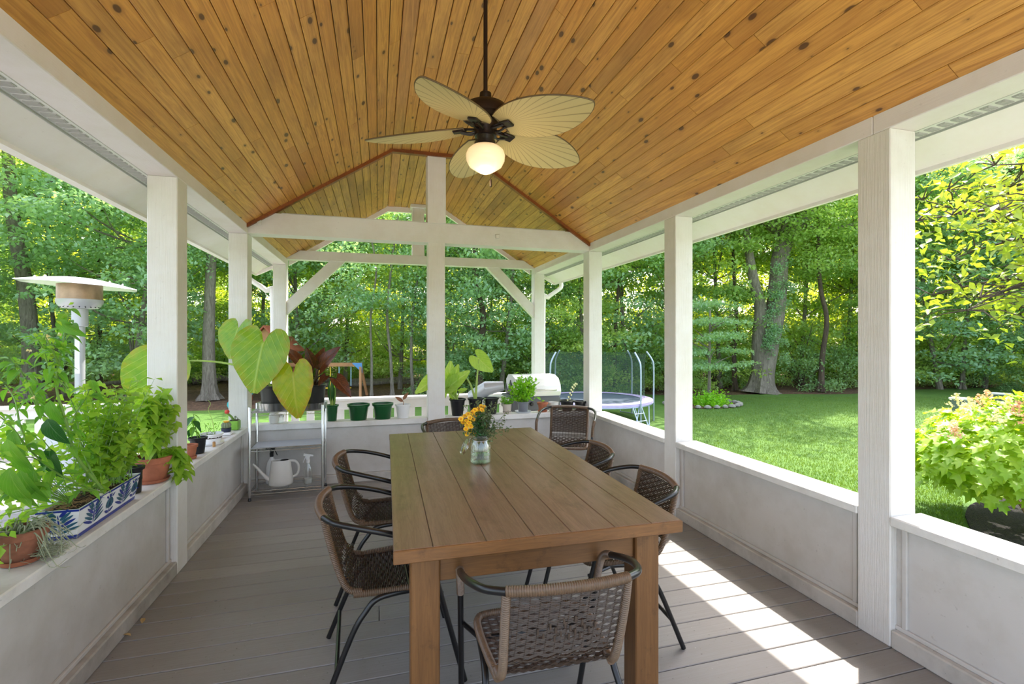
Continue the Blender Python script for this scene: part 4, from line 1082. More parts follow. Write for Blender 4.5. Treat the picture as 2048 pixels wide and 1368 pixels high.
def make_chair():
    t = thing('wicker_armchair', 'x', 'chair', group='wicker armchairs around the dining table')
    # arm hoop: black tube each side, wrapped at the back top and at the front bends
    right = [(.19, -.248, HT), (.245, -.205, HT - .008), (.278, -.12, HT - .025), (.288, -.02, HT - .052), (.284, .08, HT - .085)]
    bend = [(.284, .08, HT - .085), (.281, .125, HT - .102), (.277, .152, HT - .128), (.274, .168, HT - .165), (.271, .182, HT - .215)]
    for sg in (1, -1):
        f = lambda p: (p[0] * sg, p[1], p[2])
        m = MB(); m.tube(smoothpath([f(p) for p in right], 5), .0125, 10); m.obj('armrest', M_black, t, True)
        m = MB(); wrapped(m, [f(p) for p in bend], .0138, .006); m.obj('cane_wrap', M_rattan, t, True)
        m = MB(); m.tube([f((.271, .182, HT - .215)), f((.25, .325, .004))], .0118, 10); m.obj('leg', M_black, t, True)
        m = MB(); m.tube(smoothpath([f(p) for p in [(.212, .14, .412), (.215, .04, .411), (.218, -.04, .398), (.222, -.085, .355), (.232, -.14, .27), (.25, -.25, .004)]], 5), .0118, 10); m.obj('leg', M_black, t, True)
        m = MB(); m.tube([f((.212, .10, .41)), f((.262, .23, .40))], .009, 8); m.obj('side_strut', M_black, t, True)
        m = MB(); m.tube([f((.255, -.26 + .012, .0)), f((.255, -.26 + .0, .02))], .0145, 8); 
        m = MB(); wrapped(m, [f(p) for p in [(.190, -.246, HT - .008), (.190, -.228, .66), (.188, -.198, .55), (.186, -.172, .475), (.186, -.145, .437), (.188, -.10, .425)]], .0135, .0075); m.obj('back_rail', M_rattan, t, True)
    m = MB(); wrapped(m, [(-.192, -.247, HT), (-.10, -.27, HT + .004), (0, -.278, HT + .006), (.10, -.27, HT + .004), (.192, -.247, HT)], .0158, .0075, 10); m.obj('top_wrap', M_rattan, t, True)
    m = MB(); wrapped(m, [(-.19, -.13, .418), (-.205, .0, .42), (-.212, .12, .424), (-.205, .185, .426), (-.165, .215, .425), (0, .222, .423), (.165, .215, .425), (.205, .185, .426), (.212, .12, .424), (.205, 0, .42), (.19, -.13, .418)], .0135, .0075); m.obj('seat_rail', M_rattan, t, True)
    def sb(u, v):
        w_ = .182; y_ = -.150 - .100 * v ** .8 - .022 * (1 - u * u) * (.35 + .65 * v); z_ = .462 + (HT - .475) * v
        if v < .12: y_ = y_ + .02 * (1 - v / .12)
        return V((u * w_, y_, z_)), V((0, -1, -.25)).normalized()
    m = MB(); weave(m, sb, 42, nst=12, skip=((.10, .14),)); m.obj('back_weave', M_rattan2, t, kind='stuff', fixn=False)
    def ss(u, v):
        w_ = .180 + .022 * v; y_ = -.155 + .372 * v; z_ = .420 - .022 * sin(pi * min(1, v * 1.02)) * (1 - u * u * .7) + .035 * max(0, 1 - v / .16) ** 1.5
        return V((u * w_, y_, z_)), V((0, -.05, 1)).normalized()
    m = MB(); weave(m, ss, 52, nst=12, rad=.0034); m.obj('seat_weave', M_rattan2, t, kind='stuff', fixn=False)
    # diamond of loose stitches in the back panel
    m = MB()
    for (r_, us) in ((.66, (-.08, .12)), (.60, (-.3, -.05, .25)), (.54, (-.5, -.2, .05, .3, .5)), (.48, (-.4, -.1, .15, .4)), (.42, (-.2, .05, .25))):
        for u in us:
            p, n_ = sb(u, r_); m.box(-.003, .003, -.002, .002, -.009, .009, Matrix.Translation(p + n_ * .0065))
    m.obj('stitching', M_rattan2, t, kind='stuff')
    m = MB(); m.tube([(-.242, -.197, .135), (.242, -.197, .135)], .009, 8); m.obj('stretcher', M_black, t, True)
    m = MB(); m.tube([(-.214, .10, .408), (.214, .10, .408)], .009, 8); m.obj('seat_bar', M_black, t, True)
    return t
chair = make_chair()
spots = [
    (.558, 1.585, -.045, 'wicker armchair at the near end of the table, its back to the camera'),
    (.026, 2.30, -1.527, 'wicker armchair nearest the camera on the left side of the table'),
    (.032, 3.078, -1.60, 'second wicker armchair on the left side of the table, nearer the wire rack'),
    (1.173, 2.268, 1.495, 'wicker armchair nearest the camera on the right side of the table'),
    (1.185, 2.96, 1.50, 'second wicker armchair on the right side of the table, behind the nearer one'),
    (.66, 4.02, 3.45, 'wicker armchair at the far end of the table, only its top showing'),
    (1.825, 4.533, 2.624, 'wicker armchair standing alone in the back right corner')]
for i, (x, y, a, lb) in enumerate(spots):
    o = chair if i == 0 else copy_tree(chair)
    o.location = (x, y, 0); o.rotation_euler = (0, 0, a); o['label'] = lb

# ------------------------------------------------------------------ ceiling fan
FX, FY = .576, 2.626
t = thing('ceiling_fan', 'bronze ceiling fan with five palm-leaf blades and a lit glass globe', 'ceiling fan', (FX, FY, 0))
m = MB(); m.lathe([(.012, 2.80), (.012, ZR)], 12); m.obj('downrod', M_bronze, t, True)
m = MB(); m.lathe([(.065, ZR - .001), (.065, ZR - .03), (.03, ZR - .06), (.015, ZR - .065)], 24); m.obj('canopy', M_bronze, t, True)
m = MB(); m.lathe([(.014, 2.85), (.032, 2.84), (.034, 2.82), (.03, 2.80), (.07, 2.79), (.115, 2.765), (.130, 2.735), (.130, 2.70), (.11, 2.685), (.07, 2.68), (.06, 2.62), (.062, 2.60), (.050, 2.598)], 32); m.obj('motor_housing', M_bronze, t, True)
m = MB(); m.lathe([(.050, 2.60), (.046, 2.575), (.055, 2.572), (.055, 2.555), (.070, 2.545), (.070, 2.533), (.05, 2.53)], 28); m.obj('light_fitter', M_bronze, t, True)
tl = NT('lit_glass_globe'); vec = tl.coord(); sxyz = tl.n('ShaderNodeSeparateXYZ'); tl.l(vec, sxyz.inputs[0])
tl_e = tl.n('ShaderNodeEmission'); tl_e.inputs[0].default_value = (1, .66, .34, 1); tl_e.inputs[1].default_value = .30
tl_b = tl.bsdf((.80, .68, .50, 1), .15); tl_a = tl.n('ShaderNodeAddShader'); tl.l(tl_e.outputs[0], tl_a.inputs[0]); tl.l(tl_b, tl_a.inputs[1]); M_globe = tl.done(tl_a.outputs[0])
m = MB(); m.lathe([(.058, 2.545), (.080, 2.538), (.100, 2.520), (.109, 2.495), (.106, 2.465), (.090, 2.435), (.060, 2.415), (.035, 2.400), (.015, 2.392), (0, 2.390)], 36); m.obj('glass_globe', M_globe, t, True)
bl = bpy.data.lights.new('bulb', 'POINT'); bl.energy = 2.2; bl.color = (1, .72, .42); bl.shadow_soft_size = .10
bo = bpy.data.objects.new('bulb', bl); C.objects.link(bo); bo.parent = t; bo.location = (0, 0, 2.34)
m = MB(); m.tube([(.03, -.0, 2.40), (.03, 0, 2.365)], .0012, 5); m.obj('pull_chain', M_bronze, t); m = MB(); m.lathe([(.004, 2.365), (.006, 2.36), (.006, 2.325), (.003, 2.322)], 8, c=(.03, 0, 0)); m.obj('pull_knob', M_bronze, t, True)
tb = NT('woven_palm_blade'); vec = tb.coord(); sx_ = tb.n('ShaderNodeSeparateXYZ'); tb.l(vec, sx_.inputs[0]); ang_ = tb.math('ARCTAN2', sx_.outputs[0], tb.math('SUBTRACT', sx_.outputs[1], .125))
rib = tb.ramp(tb.math('ABSOLUTE', tb.math('SINE', tb.math('MULTIPLY', ang_, 26.))), [(.0, 1.), (.30, 0.)])
M_blade = tb.done(tb.bsdf(tb.mix(tb.math('MULTIPLY', rib, .8), lin((190, 172, 120)), lin((104, 88, 54))), .5, 0, tb.bump(rib, -.6, .004)))
def blade_mesh():
    m = MB(); Lb, Wb = .56, .31; n, k = 22, 36; vs = []; uv = []
    for s_ in (1, -1):
        for i in range(n + 1):
            tt = 1 - (1 - i / n) ** 1.7
            for j in range(k + 1):
                u = j / k * 2 - 1
                # leaf outline, rays fan from the base
                wpr = (sin(pi * (tt * .90 + .10) ** .95)) ** .62 if tt < 1 else .0
                wpr = max(0, wpr); y_ = .10 + Lb * tt
                x_ = u * Wb / 2 * wpr; pl = 0 * (abs((j % 2) * 2 - 1)) * (1 if j % 2 else -1) * min(1, tt * 4)
                vs.append((x_, y_, pl + s_ * .0022 + .018 * u * u * -1 * wpr)); uv.append((.5 + math.atan2(x_, y_ - .125) / (2 * pi), tt))
    N = (n + 1) * (k + 1); fs = []
    for i in range(n):
        for j in range(k):
            a = i * (k + 1) + j; fs.append((a, a + 1, a + k + 2, a + k + 1)); fs.append((N + a, N + a + k + 1, N + a + k + 2, N + a + 1))
    me = bpy.data.meshes.new('blade'); me.from_pydata(vs, [], fs); ul = me.uv_layers.new(name='UVMap')
    for lp in me.loops: ul.data[lp.index].uv = uv[lp.vertex_index]
    me.materials.append(M_blade)
    rim = [V(vs[i * (k + 1)]) for i in range(n + 1)] + [V(vs[i * (k + 1) + k]) for i in range(n, -1, -1)]
    rim = [p for i, p in enumerate(rim) if i == 0 or (p - rim[i - 1]).length > 1e-4]
    r = MB(); r.tube(rim, .0042, 6, closed=True); return me, r.mesh('rim', plain('blade_rim', (92, 72, 44), .5), True)
bme, rme = blade_mesh()
mi = MB(); mi.beam((0, .045, .0), (0, .13, .010), .030, .010); mi.cbox(-.028, .028, .11, .185, -.006, .008, .004); mi.tube(smoothpath([(-.012, .05, -.01), (-.02, .09, -.018), (-.012, .14, -.006)], 4), .006, 6); mi.tube(smoothpath([(.012, .05, -.01), (.02, .09, -.018), (.012, .14, -.006)], 4), .006, 6)
ime = mi.mesh('blade_iron', M_bronze, True)
for k in range(5):
    a = R(18.5 + 72 * k) - pi / 2
    M5 = Matrix.Translation((0, 0, 2.665)) @ Matrix.Rotation(a, 4, 'Z') @ Matrix.Rotation(R(-5.5), 4, 'X')
    b = link(bme, 'blade', t); b.matrix_basis = M5 @ Matrix.Rotation(R(-14), 4, 'Y') @ Matrix.Translation((0, .02, -.012))
    r_ = link(rme, 'rim', b); r_.matrix_basis = Matrix.Identity(4)
    io = link(ime, 'blade_iron', t); io.matrix_basis = M5 @ Matrix.Translation((0, 0, -.022)) @ Matrix.Rotation(R(-10), 4, 'Y')

# ------------------------------------------------------------------ wire rack
t = thing('wire_shelf_rack', 'chrome wire rack of three shelves in the back left corner', 'shelf', (-.815, 5.02, 0), R(1))
RW, RD = .62, .30
for sx_ in (-1, 1):
    for sy_ in (-1, 1):
        m = MB(); m.lathe([(.0125, .03), (.0125, .85), (.010, .855)], 12, c=(sx_ * RW / 2, sy_ * RD / 2, 0)); m.obj('post', M_chrome, t, True)
        m = MB(); m.lathe([(.014, 0), (.017, .006), (.011, .03)], 12, c=(sx_ * RW / 2, sy_ * RD / 2, 0)); m.obj('foot', M_black, t, True)
def wire_shelf(z, liner=False):
    m = MB(); x0, x1, y0, y1 = -RW / 2, RW / 2, -RD / 2, RD / 2
    for zz in (z, z - .028):
        m.tube([(x0, y0, zz), (x1, y0, zz)], .0028, 5); m.tube([(x0, y1, zz), (x1, y1, zz)], .0028, 5); m.tube([(x0, y0, zz), (x0, y1, zz)], .0028, 5); m.tube([(x1, y0, zz), (x1, y1, zz)], .0028, 5)
    for yy in (y0, y1):
        m.tube([(x0 + RW * i / 16, yy, z - .028 * (i % 2)) for i in range(17)], .0018, 4)
    for xx in (x0, x1): m.tube([(xx, y0 + RD * i / 8, z - .028 * (i % 2)) for i in range(9)], .0018, 4)
    for i in range(1, 22): m.tube([(x0, y0 + RD * i / 22, z + .001), (x1, y0 + RD * i / 22, z + .001)], .0012, 4)
    for i in (1, 2, 3): m.tube([(x0 + RW * i / 4, y0, z - .004), (x0 + RW * i / 4, y1, z - .004)], .0022, 4)
    s_ = m.obj('wire_shelf', M_chrome, t, fixn=False)
    if liner:
        m = MB(); m.box(x0 + .015, x1 - .015, y0 + .01, y1 - .01, z + .003, z + .005); m.obj('plastic_liner', plain('grey_liner', (170, 174, 184), .25), t)
wire_shelf(.80); wire_shelf(.475, True); wire_shelf(.085)

# watering can
t = thing('watering_can', 'light grey plastic watering can on the bottom shelf of the wire rack', 'watering can', (-.885, 5.0, .088), R(8)); t.scale = (1.0, 1.0, 1.12)
m = MB(); n_ = 28; prof = [(.0, .0), (.085, .0), (.100, .012), (.102, .05), (.090, .13), (.080, .21), (.077, .213), (.074, .208)]; m.lathe(prof, n_); 
for i, p in enumerate(m.v): m.v[i] = (p[0] * 1.05 - .03 * (p[2] / .21) * 0, p[1] * .62, p[2])
m.obj('body', M_cream, t, True)
m = MB(); m.lathe([(0, .206), (.074, .208)], 20); 
for i, p in enumerate(m.v): m.v[i] = (p[0] * .5 + .03, p[1] * .5, p[2] + .003)
m.obj('fill_hole', M_dark, t)
m = MB(); m.tube(smoothpath([(-.085, 0, .045), (-.135, 0, .085), (-.19, 0, .15), (-.235, 0, .20)], 4), [.020 - .001 * i for i in range(13)], 10); m.obj('spout', M_cream, t, True)
m = MB(); m.tube(smoothpath([(.07, 0, .200), (.12, 0, .195), (.150, 0, .16), (.152, 0, .11), (.135, 0, .075), (.092, 0, .06)], 5), .011, 10); m.obj('handle', M_cream, t, True)
def spray_bottle(name, label, loc, rz, body, head, liquid=None, slim=False, lab=None):
    t = thing(name, label, 'spray bottle', loc, rz); k = .042 if slim else .05; h = .185 if slim else .20
    m = MB(); m.lathe([(0, 0), (k * .9, 0), (k, .008), (k, h * .55), (k * .8, h * .78), (k * .35, h * .93), (.014, h)], 22); m.obj('bottle', body, t, True)
    if liquid: m = MB(); m.lathe([(0, .004), (k * .86, .004), (k * .93, .012), (k * .93, .045), (0, .045)], 20); m.obj('liquid', liquid, t, True); m = MB(); m.tube([(0, 0, .02), (0, 0, h)], .0025, 6); m.obj('dip_tube', M_whiteplastic, t)
    m = MB(); m.lathe([(.017, h - .005), (.018, h + .022), (.012, h + .026)], 14); m.obj('collar', head, t, True)
    m = MB(); m.prism([(-.018, h + .024), (.012, h + .024), (.020, h + .052), (.052, h + .050), (.050, h + .062), (-.040, h + .078), (-.046, h + .060), (-.020, h + .052)], -.009, .009); m.obj('spray_head', head, t)
    m = MB(); m.tube(smoothpath([(-.022, 0, h + .052), (-.034, 0, h + .03), (-.050, 0, h + .0)], 3), .0045, 6); m.obj('trigger', head, t, True)
    if lab:
        m = MB(); nn = 8
        m.add([((k + .0012) * cos(R(200 + i * 16)), (k + .0012) * sin(R(200 + i * 16)), z_) for i in range(nn + 1) for z_ in (.03, .085)], [(i * 2, i * 2 + 2, i * 2 + 3, i * 2 + 1) for i in range(nn)]); m.obj('label_sticker', lab[0], t)
        m = MB(); m.add([((k + .002) * cos(R(215 + i * 16)), (k + .002) * sin(R(215 + i * 16)), z_) for i in range(5) for z_ in (.045, .07)], [(i * 2, i * 2 + 2, i * 2 + 3, i * 2 + 1) for i in range(4)]); m.obj('label_print', lab[1], t)
    return t
spray_bottle('spray_bottle', 'white spray bottle with black trigger behind the watering can', (-.985, 5.10, .088), R(200), M_whiteplastic, M_blackplastic, lab=(plain('orange_label', (206, 84, 44), .5), plain('label_print_dark', (60, 44, 40), .5))).scale = (1, 1, 1.3)
spray_bottle('spray_bottle', 'clear spray bottle with white trigger on the bottom shelf of the rack', (-.645, 4.99, .088), R(0), M_clearplastic, M_whiteplastic, plain('milky_liquid', (216, 218, 214), .4), True).scale = (.9, .9, 1.1)

# ------------------------------------------------------------------ pots and plants
def pot(t, r1, r0, h, mat, rim=.012, rimh=.02, soil=M_soil, ribs=0, name='pot', n=24):
    m = MB(); pr = [(0, 0), (r0 * .96, 0), (r0, .004)]
    if rim: pr += [(r1 - rim * .5, h - rimh), (r1 + rim * .3, h - rimh + .002), (r1 + rim * .5, h - .002)]
    else: pr += [(r1, h - .002)]
    pr += [(r1, h), (r1 - .006, h), (r1 - .008, h - .02), (r1 * .55 + r0 * .4, h * .5)]
    pr.append((0, h * .5)); m.lathe(pr, n); o = m.obj(name, mat, t, True)
    if soil: m = MB(); m.lathe([(r1 - .009, h - .035), (r1 - .008, h - .022), (r1 * .5, h - .016), (0, h - .014)], 18); m.obj('soil', soil, t, True)
    return o
def saucer(t, r, mat, h=.018, z=0): m = MB(); m.lathe([(0, z), (r * .86, z), (r, z + h), (r - .005, z + h), (r * .82, z + .006), (0, z + .006)], 26); return m.obj('saucer', mat, t, True)
def stem(t, pts, r, mat=M_stem, name='stem', n=6): 
    m = MB(); pts = [V(p) for p in pts]; k = len(pts); rs = [r[0] + (r[1] - r[0]) * i / (k - 1) for i in range(k)] if isinstance(r, tuple) else r
    m.tube(pts, rs, n); return m.obj(name, mat, t, True, fixn=False)
def cloud(t, P, lo, hi, mat, name='leaves', aspect=.62, upb=.6): return link(leaf_cloud(np.array(P), nr.uniform(lo, hi, len(P)), upb, mat, name, aspect=aspect), name, t, 'stuff')
camR = V((cos(YAW), -sin(YAW), 0)); camF = V((sin(YAW), cos(YAW), 0)); UPZ = V((0, 0, 1))
def big_leaf(t, me, joint, tip, s=1.0, facing=-1.0, tilt=.25, label=None, roll=0.0):
    """leaf whose midrib runs from joint to tip, its face turned to the porch"""
    d = (V(tip) - V(joint)); nrm = (camF * facing + UPZ * tilt + camR * roll).normalized()
    return place_leaf(me, joint, d, nrm, d.length / 1.0 * s, t, 'leaf', label)

hA = heart_mesh(.95, M_coloc); hA2 = heart_mesh(1.0, M_coloc, cup=.2); hC = heart_mesh(.80, M_coloc2, wave=.016); hP = heart_mesh(.80, M_coloc3, cup=.3); hN = heart_mesh(.52, M_coloc3, cup=.45)
hD = leaf_mesh(1.0, .62, .35, .15, 10, M_darkleaf, 'leaf', .18, True, .010, 4)
# elephant ear on the rack
pA = at(553, 800, Y=5.02); t = thing('potted_elephant_ear', 'black pot with huge heart-shaped green leaves on top of the wire rack', 'potted plant', (pA.x, pA.y, .803))
base = V((pA.x, pA.y, .803))
pot(t, .148, .120, .235, M_blackplastic); m = MB(); m.lathe([(.10, .001), (.150, .001), (.158, .075), (.154, .075), (.146, .006)], 28); m.obj('clear_saucer', M_clearplastic, t, True)
for (jx, jy, tx_, ty_, yy, me, ro) in ((524, 695, 505, 777, 4.76, hA, .15), (474, 662, 458, 711, 4.95, hA2, -.2), (587, 756, 592, 829, 4.70, hC, .0)):
    j = at(jx, jy, Y=yy); tp_ = at(tx_, ty_, Y=yy - .06); big_leaf(t, me, j, tp_, 1.12, tilt=.30, roll=ro)
    j0 = base + V((rnd.uniform(-.05, .05), rnd.uniform(-.04, .04), .2))
    stem(t, [q - base for q in bez(j0, j0.lerp(j, .5) + V((0, .06, .22)), j + V((0, .015, 0)), 10)], (.015, .006), M_stempale, 'petiole')
jD = at(352, 722, Y=4.9); tD = at(262, 838, Y=4.75)
j_ = at(318, 740, Y=4.95); big_leaf(t, hA2, j_, at(276, 832, Y=4.9), 1.0, tilt=.2, roll=.3)
stem(t, [q - base for q in smoothpath([base + V((-.02, 0, .2)), at(505, 745, Y=5.0), at(455, 727, Y=5.02), at(375, 722, Y=5.0), j_], 5)], (.014, .006), M_stempale, 'petiole')
stem(t, [(.0, 0, .2), (-.01, 0, .30), (-.03, -.02, .34)], (.028, .008), M_stempale, 'new_shoot')
stem(t, [(.05, -.03, .2), (.04, -.03, .28), (.055, -.05, .33)], (.024, .008), M_stempale, 'new_shoot')
# dark-leaved plant on the rack
pB = at(624, 800, Y=5.0); base = V((pB.x, pB.y, .803)); t = thing('potted_dark_taro', 'black pot with purple-black leaves on the right of the wire rack top', 'potted plant', base)
pot(t, .130, .105, .235, M_blackplastic); m = MB(); m.lathe([(.09, .001), (.134, .001), (.142, .065), (.138, .065), (.130, .006)], 28); m.obj('clear_saucer', M_clearplastic, t, True)
for (jx, jy, tx_, ty_, yy, tl_, ro, s_) in ((628, 736, 612, 694, 4.98, .2, .3, 1.15), (640, 736, 680, 686, 4.95, .5, -.2, 1.1), (636, 728, 648, 692, 5.02, .1, .0, 1.1), (596, 722, 572, 696, 5.05, .9, .2, 1.3), (672, 758, 711, 800, 4.85, 1.2, .3, 1.0), (652, 752, 636, 770, 4.9, .4, 0, 1.2)):
    j = at(jx, jy, Y=yy); tp_ = at(tx_, ty_, Y=yy - .08); big_leaf(t, hD, j, tp_, s_ * .82, tilt=tl_, roll=ro)
    j0 = base + V((rnd.uniform(-.04, .04), 0, .2)); stem(t, [q - base for q in bez(j0, j0.lerp(j, .5) + V((0, 0, .10)), j, 8)], (.010, .005), M_stemdark, 'petiole')

SB = ZS + .003
def sill_pt(px, yy=5.30): p = at(px, 830, Y=yy); return (p.x, yy, SB)
# things on the back sill, left to right
t = thing('ceramic_jar', 'small pale ceramic jar on the back sill behind the wire rack', 'jar', sill_pt(548)); m = MB(); m.lathe([(0, 0), (.035, 0), (.045, .02), (.048, .07), (.04, .10), (.034, .105), (.030, .10), (.03, .03), (0, .03)], 20); m.obj('jar', M_cream, t, True); m = MB(); m.lathe([(.036, .105), (.038, .115), (.01, .13), (.006, .14), (0, .142)], 16); m.obj('lid', M_cream, t, True)
t = thing('metal_lantern', 'small glass jar with metal band beside the pale ceramic jar', 'jar', sill_pt(562, 5.33)); m = MB(); m.lathe([(0, 0), (.026, 0), (.028, .06), (.024, .08)], 16); m.obj('jar', M_glass, t, True); m = MB(); m.lathe([(.0285, .055), (.0285, .07), (.020, .085), (0, .086)], 16); m.obj('lid', M_steel, t, True)
p = sill_pt(664); t = thing('potted_orchid', 'slim dark green pot with long strap leaves right of the wire rack', 'potted plant', p); pot(t, .062, .045, .165, M_greenplastic)
strap = leaf_mesh(.34, .042, .5, .5, 8, M_pepdark, 'leaf', 0, False, 0, 2); strap2 = leaf_mesh(.26, .05, .5, .3, 8, M_fern, 'leaf', 0, False, 0, 2)
for a in (.3, 1.2, 2.6, 3.8, 5.0): place_leaf(strap2 if a < 2 else strap, V(p) + V((0, 0, .17)), (cos(a) * .5, sin(a) * .5, 1), (cos(a), sin(a), .3), rnd.uniform(.6, 1.0), t)
stem(t, [(0, 0, .14), (0.0, 0, .24), (-.005, 0, .36)], [.02, .024, .016], M_stempale, 'pseudobulb'); stem(t, [(.015, 0, .14), (.02, 0, .22), (.03, 0, .34)], [.014, .018, .01], M_stem, 'pseudobulb')
t = thing('green_pot', 'wide empty dark green pot, left one of a pair on the back sill', 'pot', sill_pt(717)); pot(t, .108, .082, .165, M_greenplastic, .014, .028)
t = thing('green_pot', 'wide dark green pot beside the small white pot on the back sill', 'pot', sill_pt(765.5)); pot(t, .104, .080, .165, M_greenplastic, .014, .028)
p = sill_pt(806); t = thing('potted_twig', 'white plastic pot with a dry brown seedling on the back sill', 'potted plant', p); pot(t, .078, .060, .145, M_whiteplastic, .01, .02)
stem(t, [(0, 0, .12), (0.005, 0, .17), (-.01, 0, .20)], (.004, .002), M_twig); lw = leaf_mesh(.09, .035, .4, .4, 5, plain('withered_leaf', (140, 96, 70), .7), 'leaf')
place_leaf(lw, V(p) + V((0, 0, .19)), (.6, 0, .9), (0, -1, .3), 1.1, t); place_leaf(lw, V(p) + V((0, 0, .17)), (-.9, 0, .7), (0, -1, .3), 1.1, t)
# three black pots
p = sill_pt(915); base = V(p); t = thing('potted_elephant_ear', 'black pot with a fan of pale green leaves right beside the center post', 'potted plant', p); pot(t, .088, .060, .185, M_blackplastic)
for (jx, jy, tx_, ty_, yy, s_, ro) in ((897, 775, 901, 727, 5.35, 1.05, .2), (905, 770, 914, 732, 5.3, 1.05, -.3), (905, 768, 938, 742, 5.25, 1.0, .3), (893, 770, 890, 782, 5.3, 1.3, 0), (868, 758, 838, 780, 5.28, 1.2, .2), (922, 782, 932, 778, 5.28, 1.2, 0)):
    j = at(jx, jy, Y=yy); big_leaf(t, hN, j, at(tx_, ty_, Y=yy - .03), s_ * 1.05, tilt=.35, roll=ro); j0 = base + V((rnd.uniform(-.02, .02), 0, .15)); stem(t, [q - base for q in bez(j0, j0.lerp(j, .5) + V((0, 0, .05)), j, 8)], (.011, .005), M_stempale, 'petiole')
p = sill_pt(951); base = V(p); t = thing('potted_elephant_ear', 'black pot with one tall upright heart leaf on the back sill', 'potted plant', p); pot(t, .085, .060, .185, M_blackplastic)
j = at(958, 718, Y=5.3); big_leaf(t, hP, j, at(984, 743, Y=5.25), 1.05, tilt=.25, roll=-.45)
j0 = base + V((0, 0, .14)); stem(t, [q - base for q in bez(j0, j0.lerp(j, .5) + V((-.01, 0, 0)), j, 10)], (.016, .006), M_stempale, 'petiole')
j = at(931, 755, Y=5.3); stem(t, [q - base for q in bez(j0, j0.lerp(j, .6) + V((.02, 0, .06)), j, 10)], (.014, .007), M_stempale, 'petiole')
t = thing('black_pot', 'empty black nursery pot, last one before the small beige pot', 'pot', sill_pt(982, 5.32)); pot(t, .085, .060, .180, M_blackplastic)
def herb(t, base, n, h, r, lo, hi, mat, z0=.0, dense=14, stems=10, smat=M_stem, droop=0.0, aspect=.6):
    P = []
    m = MB()
    for i in range(stems):
        a = rnd.uniform(0, 6.28); q = r * math.sqrt(rnd.random()); hh = h * rnd.uniform(.6, 1.0) * (1 - .3 * (q / r) ** 2)
        top = V((q * cos(a), q * sin(a), z0 + hh)); path = bez((q * .2 * cos(a), q * .2 * sin(a), z0), (q * .6 * cos(a), q * .6 * sin(a), z0 + hh * .5), top, 6)
        m.tube(path, [.003, .0028, .0025, .002, .0018, .0015, .001], 4, False)
        for k in range(dense):
            tt = rnd.uniform(.25, 1.05); c = path[min(6, int(tt * 6))]
            P.append(list(c + V((rnd.gauss(0, r * .16), rnd.gauss(0, r * .16), rnd.gauss(0, h * .05) - droop * rnd.random()))))
    m.obj('stems', smat, t, fixn=False); return cloud(t, P, lo, hi, mat, 'leaves', aspect)
t = thing('potted_herb', 'small beige ringed pot with a low leafy herb on the back sill', 'potted plant', sill_pt(1014)); pot(t, .052, .044, .105, plain('beige_ceramic', (196, 184, 170), .6), 0); m = MB(); m.lathe([(.046, .018), (.050, .021), (.046, .024)], 24); m.obj('ring', M_stemdark, t, True); herb(t, None, 0, .13, .085, .02, .035, M_fern, .09, 16, 12)
t = thing('potted_basil', 'grey pot on a saucer with a bushy bright green plant on the back sill', 'potted plant', sill_pt(1046, 5.31)); pot(t, .066, .052, .125, M_greyplastic, .008, .016); saucer(t, .095, plain('grey_saucer', (190, 194, 202), .5)); herb(t, None, 0, .33, .165, .04, .065, M_fern, .11, 34, 26, aspect=.45)
p = sill_pt(1085); t = thing('potted_seedling', 'small terracotta pot with a tiny sprout on the back sill', 'potted plant', p); pot(t, .060, .038, .11, M_terra, .012, .026); saucer(t, .058, M_terra); lw2 = leaf_mesh(.06, .035, .3, .3, 4, M_fern, 'leaf'); stem(t, [(0, 0, .09), (-.02, 0, .14)], (.003, .002)); place_leaf(lw2, V(p) + V((-.02, 0, .14)), (-.8, 0, .6), (0, -1, 1), 1.0, t); place_leaf(lw2, V(p) + V((-.01, 0, .12)), (.8, 0, .3), (0, -1, 1), .7, t)
t = thing('white_pot', 'plain off-white pot between the terracotta pot and the corner chair', 'pot', sill_pt(1107)); pot(t, .060, .052, .108, M_cream, 0)
p = sill_pt(1134, 5.29); t = thing('potted_succulent', 'black pot with a trailing chain of round variegated leaves beside the corner', 'potted plant', p); pot(t, .085, .055, .125, M_blackplastic)
cp = [(.02, 0, .12), (.05, 0, .20), (.08, 0, .27), (.12, 0, .31)]; stem(t, smoothpath(cp, 4), (.004, .002), M_stemdark)
lr = leaf_mesh(.026, .026, .1, .1, 4, plain('variegated_leaf', (222, 222, 160), .5), 'leaf')
for k, q in enumerate(smoothpath(cp, 4)): place_leaf(lr, V(p) + q, (1 if k % 2 else -1, 0, .5), (0, -1, .4), 1.0, t)
t = thing('black_pot', 'low black pot in the corner behind the wicker chair', 'pot', sill_pt(1160, 5.30)); pot(t, .07, .05, .11, M_blackplastic)

# ---- left sill
XS = XL - .085
# planter box with painted flowers
t = thing('planter_box', 'long white planter box with hand-painted blue flowers on the left sill', 'planter', (XS, 2.735, SB), R(1.2))
PLN, PH = .275, .13
m = MB()
b0, b1 = .056, .076
def pbox(i): return [(-b0 + i, -PLN + .012 + i, 0), (b0 - i, -PLN + .012 + i, 0), (b0 - i, PLN - .012 - i, 0), (-b0 + i, PLN - .012 - i, 0)]
lo = pbox(0); hi = [(-b1, -PLN - .012, PH), (b1, -PLN - .012, PH), (b1, PLN + .012, PH), (-b1, PLN + .012, PH)]; hii = [(-b1 + .007, -PLN - .005, PH), (b1 - .007, -PLN - .005, PH), (b1 - .007, PLN + .005, PH), (-b1 + .007, PLN + .005, PH)]; ins = [(-b0, -PLN + .01, .06), (b0, -PLN + .01, .06), (b0, PLN - .01, .06), (-b0, PLN - .01, .06)]
def sub(face_pts, nx, nz): pass
